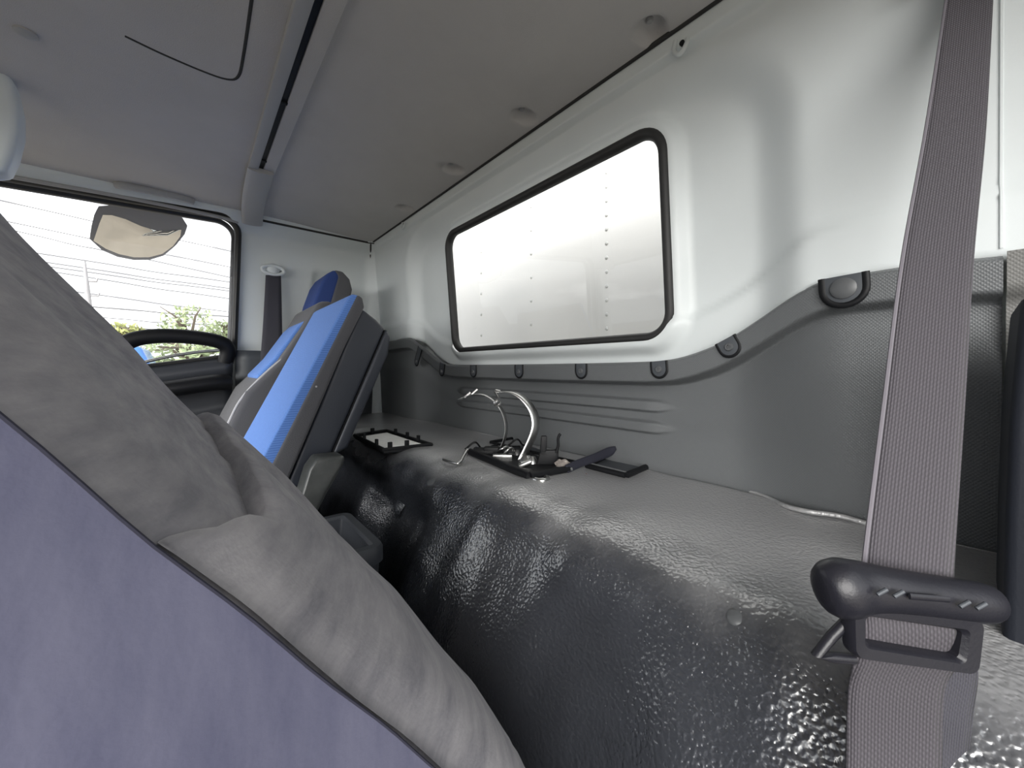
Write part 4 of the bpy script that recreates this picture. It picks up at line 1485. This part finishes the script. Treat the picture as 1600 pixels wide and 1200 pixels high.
loops_ = [[tilt(p, 0.001) for p in inn], shr(1.0, 0.004), shr(1.0, 0.015), shr(0.93, 0.040), shr(0.75, 0.062), shr(0.4, 0.075)]
loft('housing', loops_, M['mirror_case'], mir, True)
at0 = PX(241, 350, XM + 0.01)
tube('arm', [at0 + V((0, 0, -0.01)), at0 + V((-0.03, 0, 0.02)), at0 + V((-0.12, 0.0, 0.06)), at0 + V((-0.19, 0, 0.075))], 0.008, M['mirror_case'], mir, 10)
lathe('pivot', at0 + V((-0.012, 0, -0.012)), (-0.6, 0, -0.8), [(0.012, -0.01), (0.012, 0.008), (0.006, 0.018)], M['black'], mir, 12)

# utility pole and overhead lines
XP = 22.0
pt, pb = PX(132, 408, XP), PX(138, 470, XP)
dr = (pb - pt)
pole = thing('utility_pole', 'leaning grey utility pole with two insulator arms beyond the far window', 'pole', (pb + dr * ((GZ - pb.z) / dr.z)))
foot = pb + dr * ((GZ - pb.z) / dr.z)
pp_ = [pt, pt.lerp(foot, .25), pt.lerp(foot, .6), foot]
tube('pole_shaft', pp_, 0, M['concrete'], pole, 10, radii=[0.04, 0.09, 0.15, 0.19])
for v in (437, 460):
    a = PX(134.5 + (v - 437) * .12, v + 2, XP)
    tube('insulator_arm', [a, a + V((0, -0.28, 0.02)), a + V((0, -0.30, 0.14))], 0.035, M['concrete'], pole, 8)
lines = [((0, 313), (363, 393)), ((40, 352), (363, 418)), ((20, 360), (200, 399)), ((100, 402), (360, 441)), ((100, 414), (360, 451)),
         ((100, 420), (360, 455)), ((110, 429), (360, 467)), ((150, 480), (363, 495)), ((170, 497), (300, 506)), ((200, 512), (300, 517)), ((140, 459), (363, 488))]
for i, ((u0, v0), (u1, v1)) in enumerate(lines):
    xw = 22.6 + i * 0.3
    a, b = PX(u0, v0, xw), PX(u1, v1, xw)
    d = b - a
    pts = [a - d * 2.2, a, a + d * .5 - V((0, 0, 0.05)), b, b + d * 2.2]
    o = tube('power_line', catmull(pts, 5), 0.020 if i != 7 else 0.030, M['wire'], None, 5)
    where = ('highest power line, passing behind the outside mirror', 'power line passing just under the outside mirror', 'lower of the two power lines meeting the seat cover left of the mirror',
             'first power line starting right of the pole top',
             'second power line below the pole top', 'third power line below the pole top', 'fourth power line at the upper insulator arm',
             'darkest power line crossing the blue patch of sky', 'short faint power line above the yellow green tree', 'lowest power line just above the grab handle',
             'power line at the lower insulator arm')[i]
    tag(o, where, 'power line', 'overhead power lines')


def tree(label, u, v, X, rx, rz, n, m, group):
    c = PX(u, v, X)
    t = thing('tree', label, 'tree', (c.x, c.y, GZ), group)
    tube('trunk', [V((c.x, c.y, GZ)), V((c.x, c.y + .1, (GZ + c.z) / 2)), V((c.x, c.y, c.z))], 0, M['bark'], t, 8, radii=[.16, .12, .05])
    for k_ in range(9):
        a = random.uniform(0, 6.28); r_ = random.uniform(.5, .95)
        e_ = c + V((math.cos(a) * rx * .7 * r_, math.sin(a) * rx * r_, random.uniform(0.1, 1) * rz * .9))
        tube('branch', [c - V((0, 0, rz * .5)), c.lerp(e_, .5) + V((0, 0, .1)), e_], 0, M['bark'], t, 5, radii=[.05, .03, .01])
    vv, ff = [], []
    for k_ in range(n):
        while True:
            q = V((random.uniform(-1, 1), random.uniform(-1, 1), random.uniform(-1, 1)))
            if q.length < 1 and noise.noise(q * 2.2 + c) > -0.12: break
        p = c + V((q.x * rx * .8, q.y * rx, q.z * rz))
        s = random.uniform(.05, .11)
        a = V((random.gauss(0, 1), random.gauss(0, 1), random.gauss(0, 1))).normalized(); b = a.orthogonal().normalized()
        i = len(vv)
        vv += [p - a * s, p + b * s * .45, p + a * s, p - b * s * .45]
        ff.append((i, i + 1, i + 2, i + 3))
    fo_ = mesh_obj('foliage', vv, ff, m, t, smooth=False); fo_['kind'] = 'stuff'


tree('loose pale green tree rising above the grab handle', 296, 518, 16, 0.90, 0.85, 620, M['leaf'], 'trees beyond the far door')
tree('small green tree at the right edge of the far window', 352, 520, 17, 0.5, 0.45, 380, M['leaf'], 'trees beyond the far door')
tree('yellow green bush beside the seat cover edge', 184, 520, 16, 0.7, 0.30, 420, M['leaf2'], 'trees beyond the far door')
tree('low pale green shrub seen under the grab handle', 300, 556, 13, 1.2, 0.45, 700, M['leaf'], 'trees beyond the far door')

# blue car glimpsed under the grab handle
cc = PX(214, 552, 9.0)
zt = PX(214, 541, 9.0).z
car = thing('car', 'blue car glimpsed through the gap under the grab handle', 'car', (cc.x + 1.0, cc.y + 0.6, GZ))
cx0, cy0 = cc.x, cc.y
prof = [(-1.0, 0.35), (-1.0, 0.85), (-0.75, 1.0), (-0.1, 1.08), (0.35, zt - GZ), (2.0, zt - GZ + .02), (2.6, 1.15), (3.2, 1.05), (3.25, 0.4)]
prism('body', [V((cx0, cy0 - 0.4 + a, GZ + z)) for a, z in prof], V((1.7, 0, 0)), M['car_blue'], car, 0.06, 3)
prism('side_window', [V((cx0 - 0.01, cy0 - 0.4 + a, GZ + z)) for a, z in ((0.05, 1.12), (0.40, zt - GZ - .1), (1.95, zt - GZ - .08), (2.4, 1.15))], V((0.02, 0, 0)), M['car_glass'], car, 0.0)
for a in (-0.35, 2.45):
    lathe('wheel', V((cx0 - 0.02, cy0 - 0.4 + a, GZ + 0.32)), (1, 0, 0), [(0.12, 0), (0.30, 0), (0.32, 0.03), (0.32, 0.2), (0.2, 0.22)], M['tyre'], car, 20)
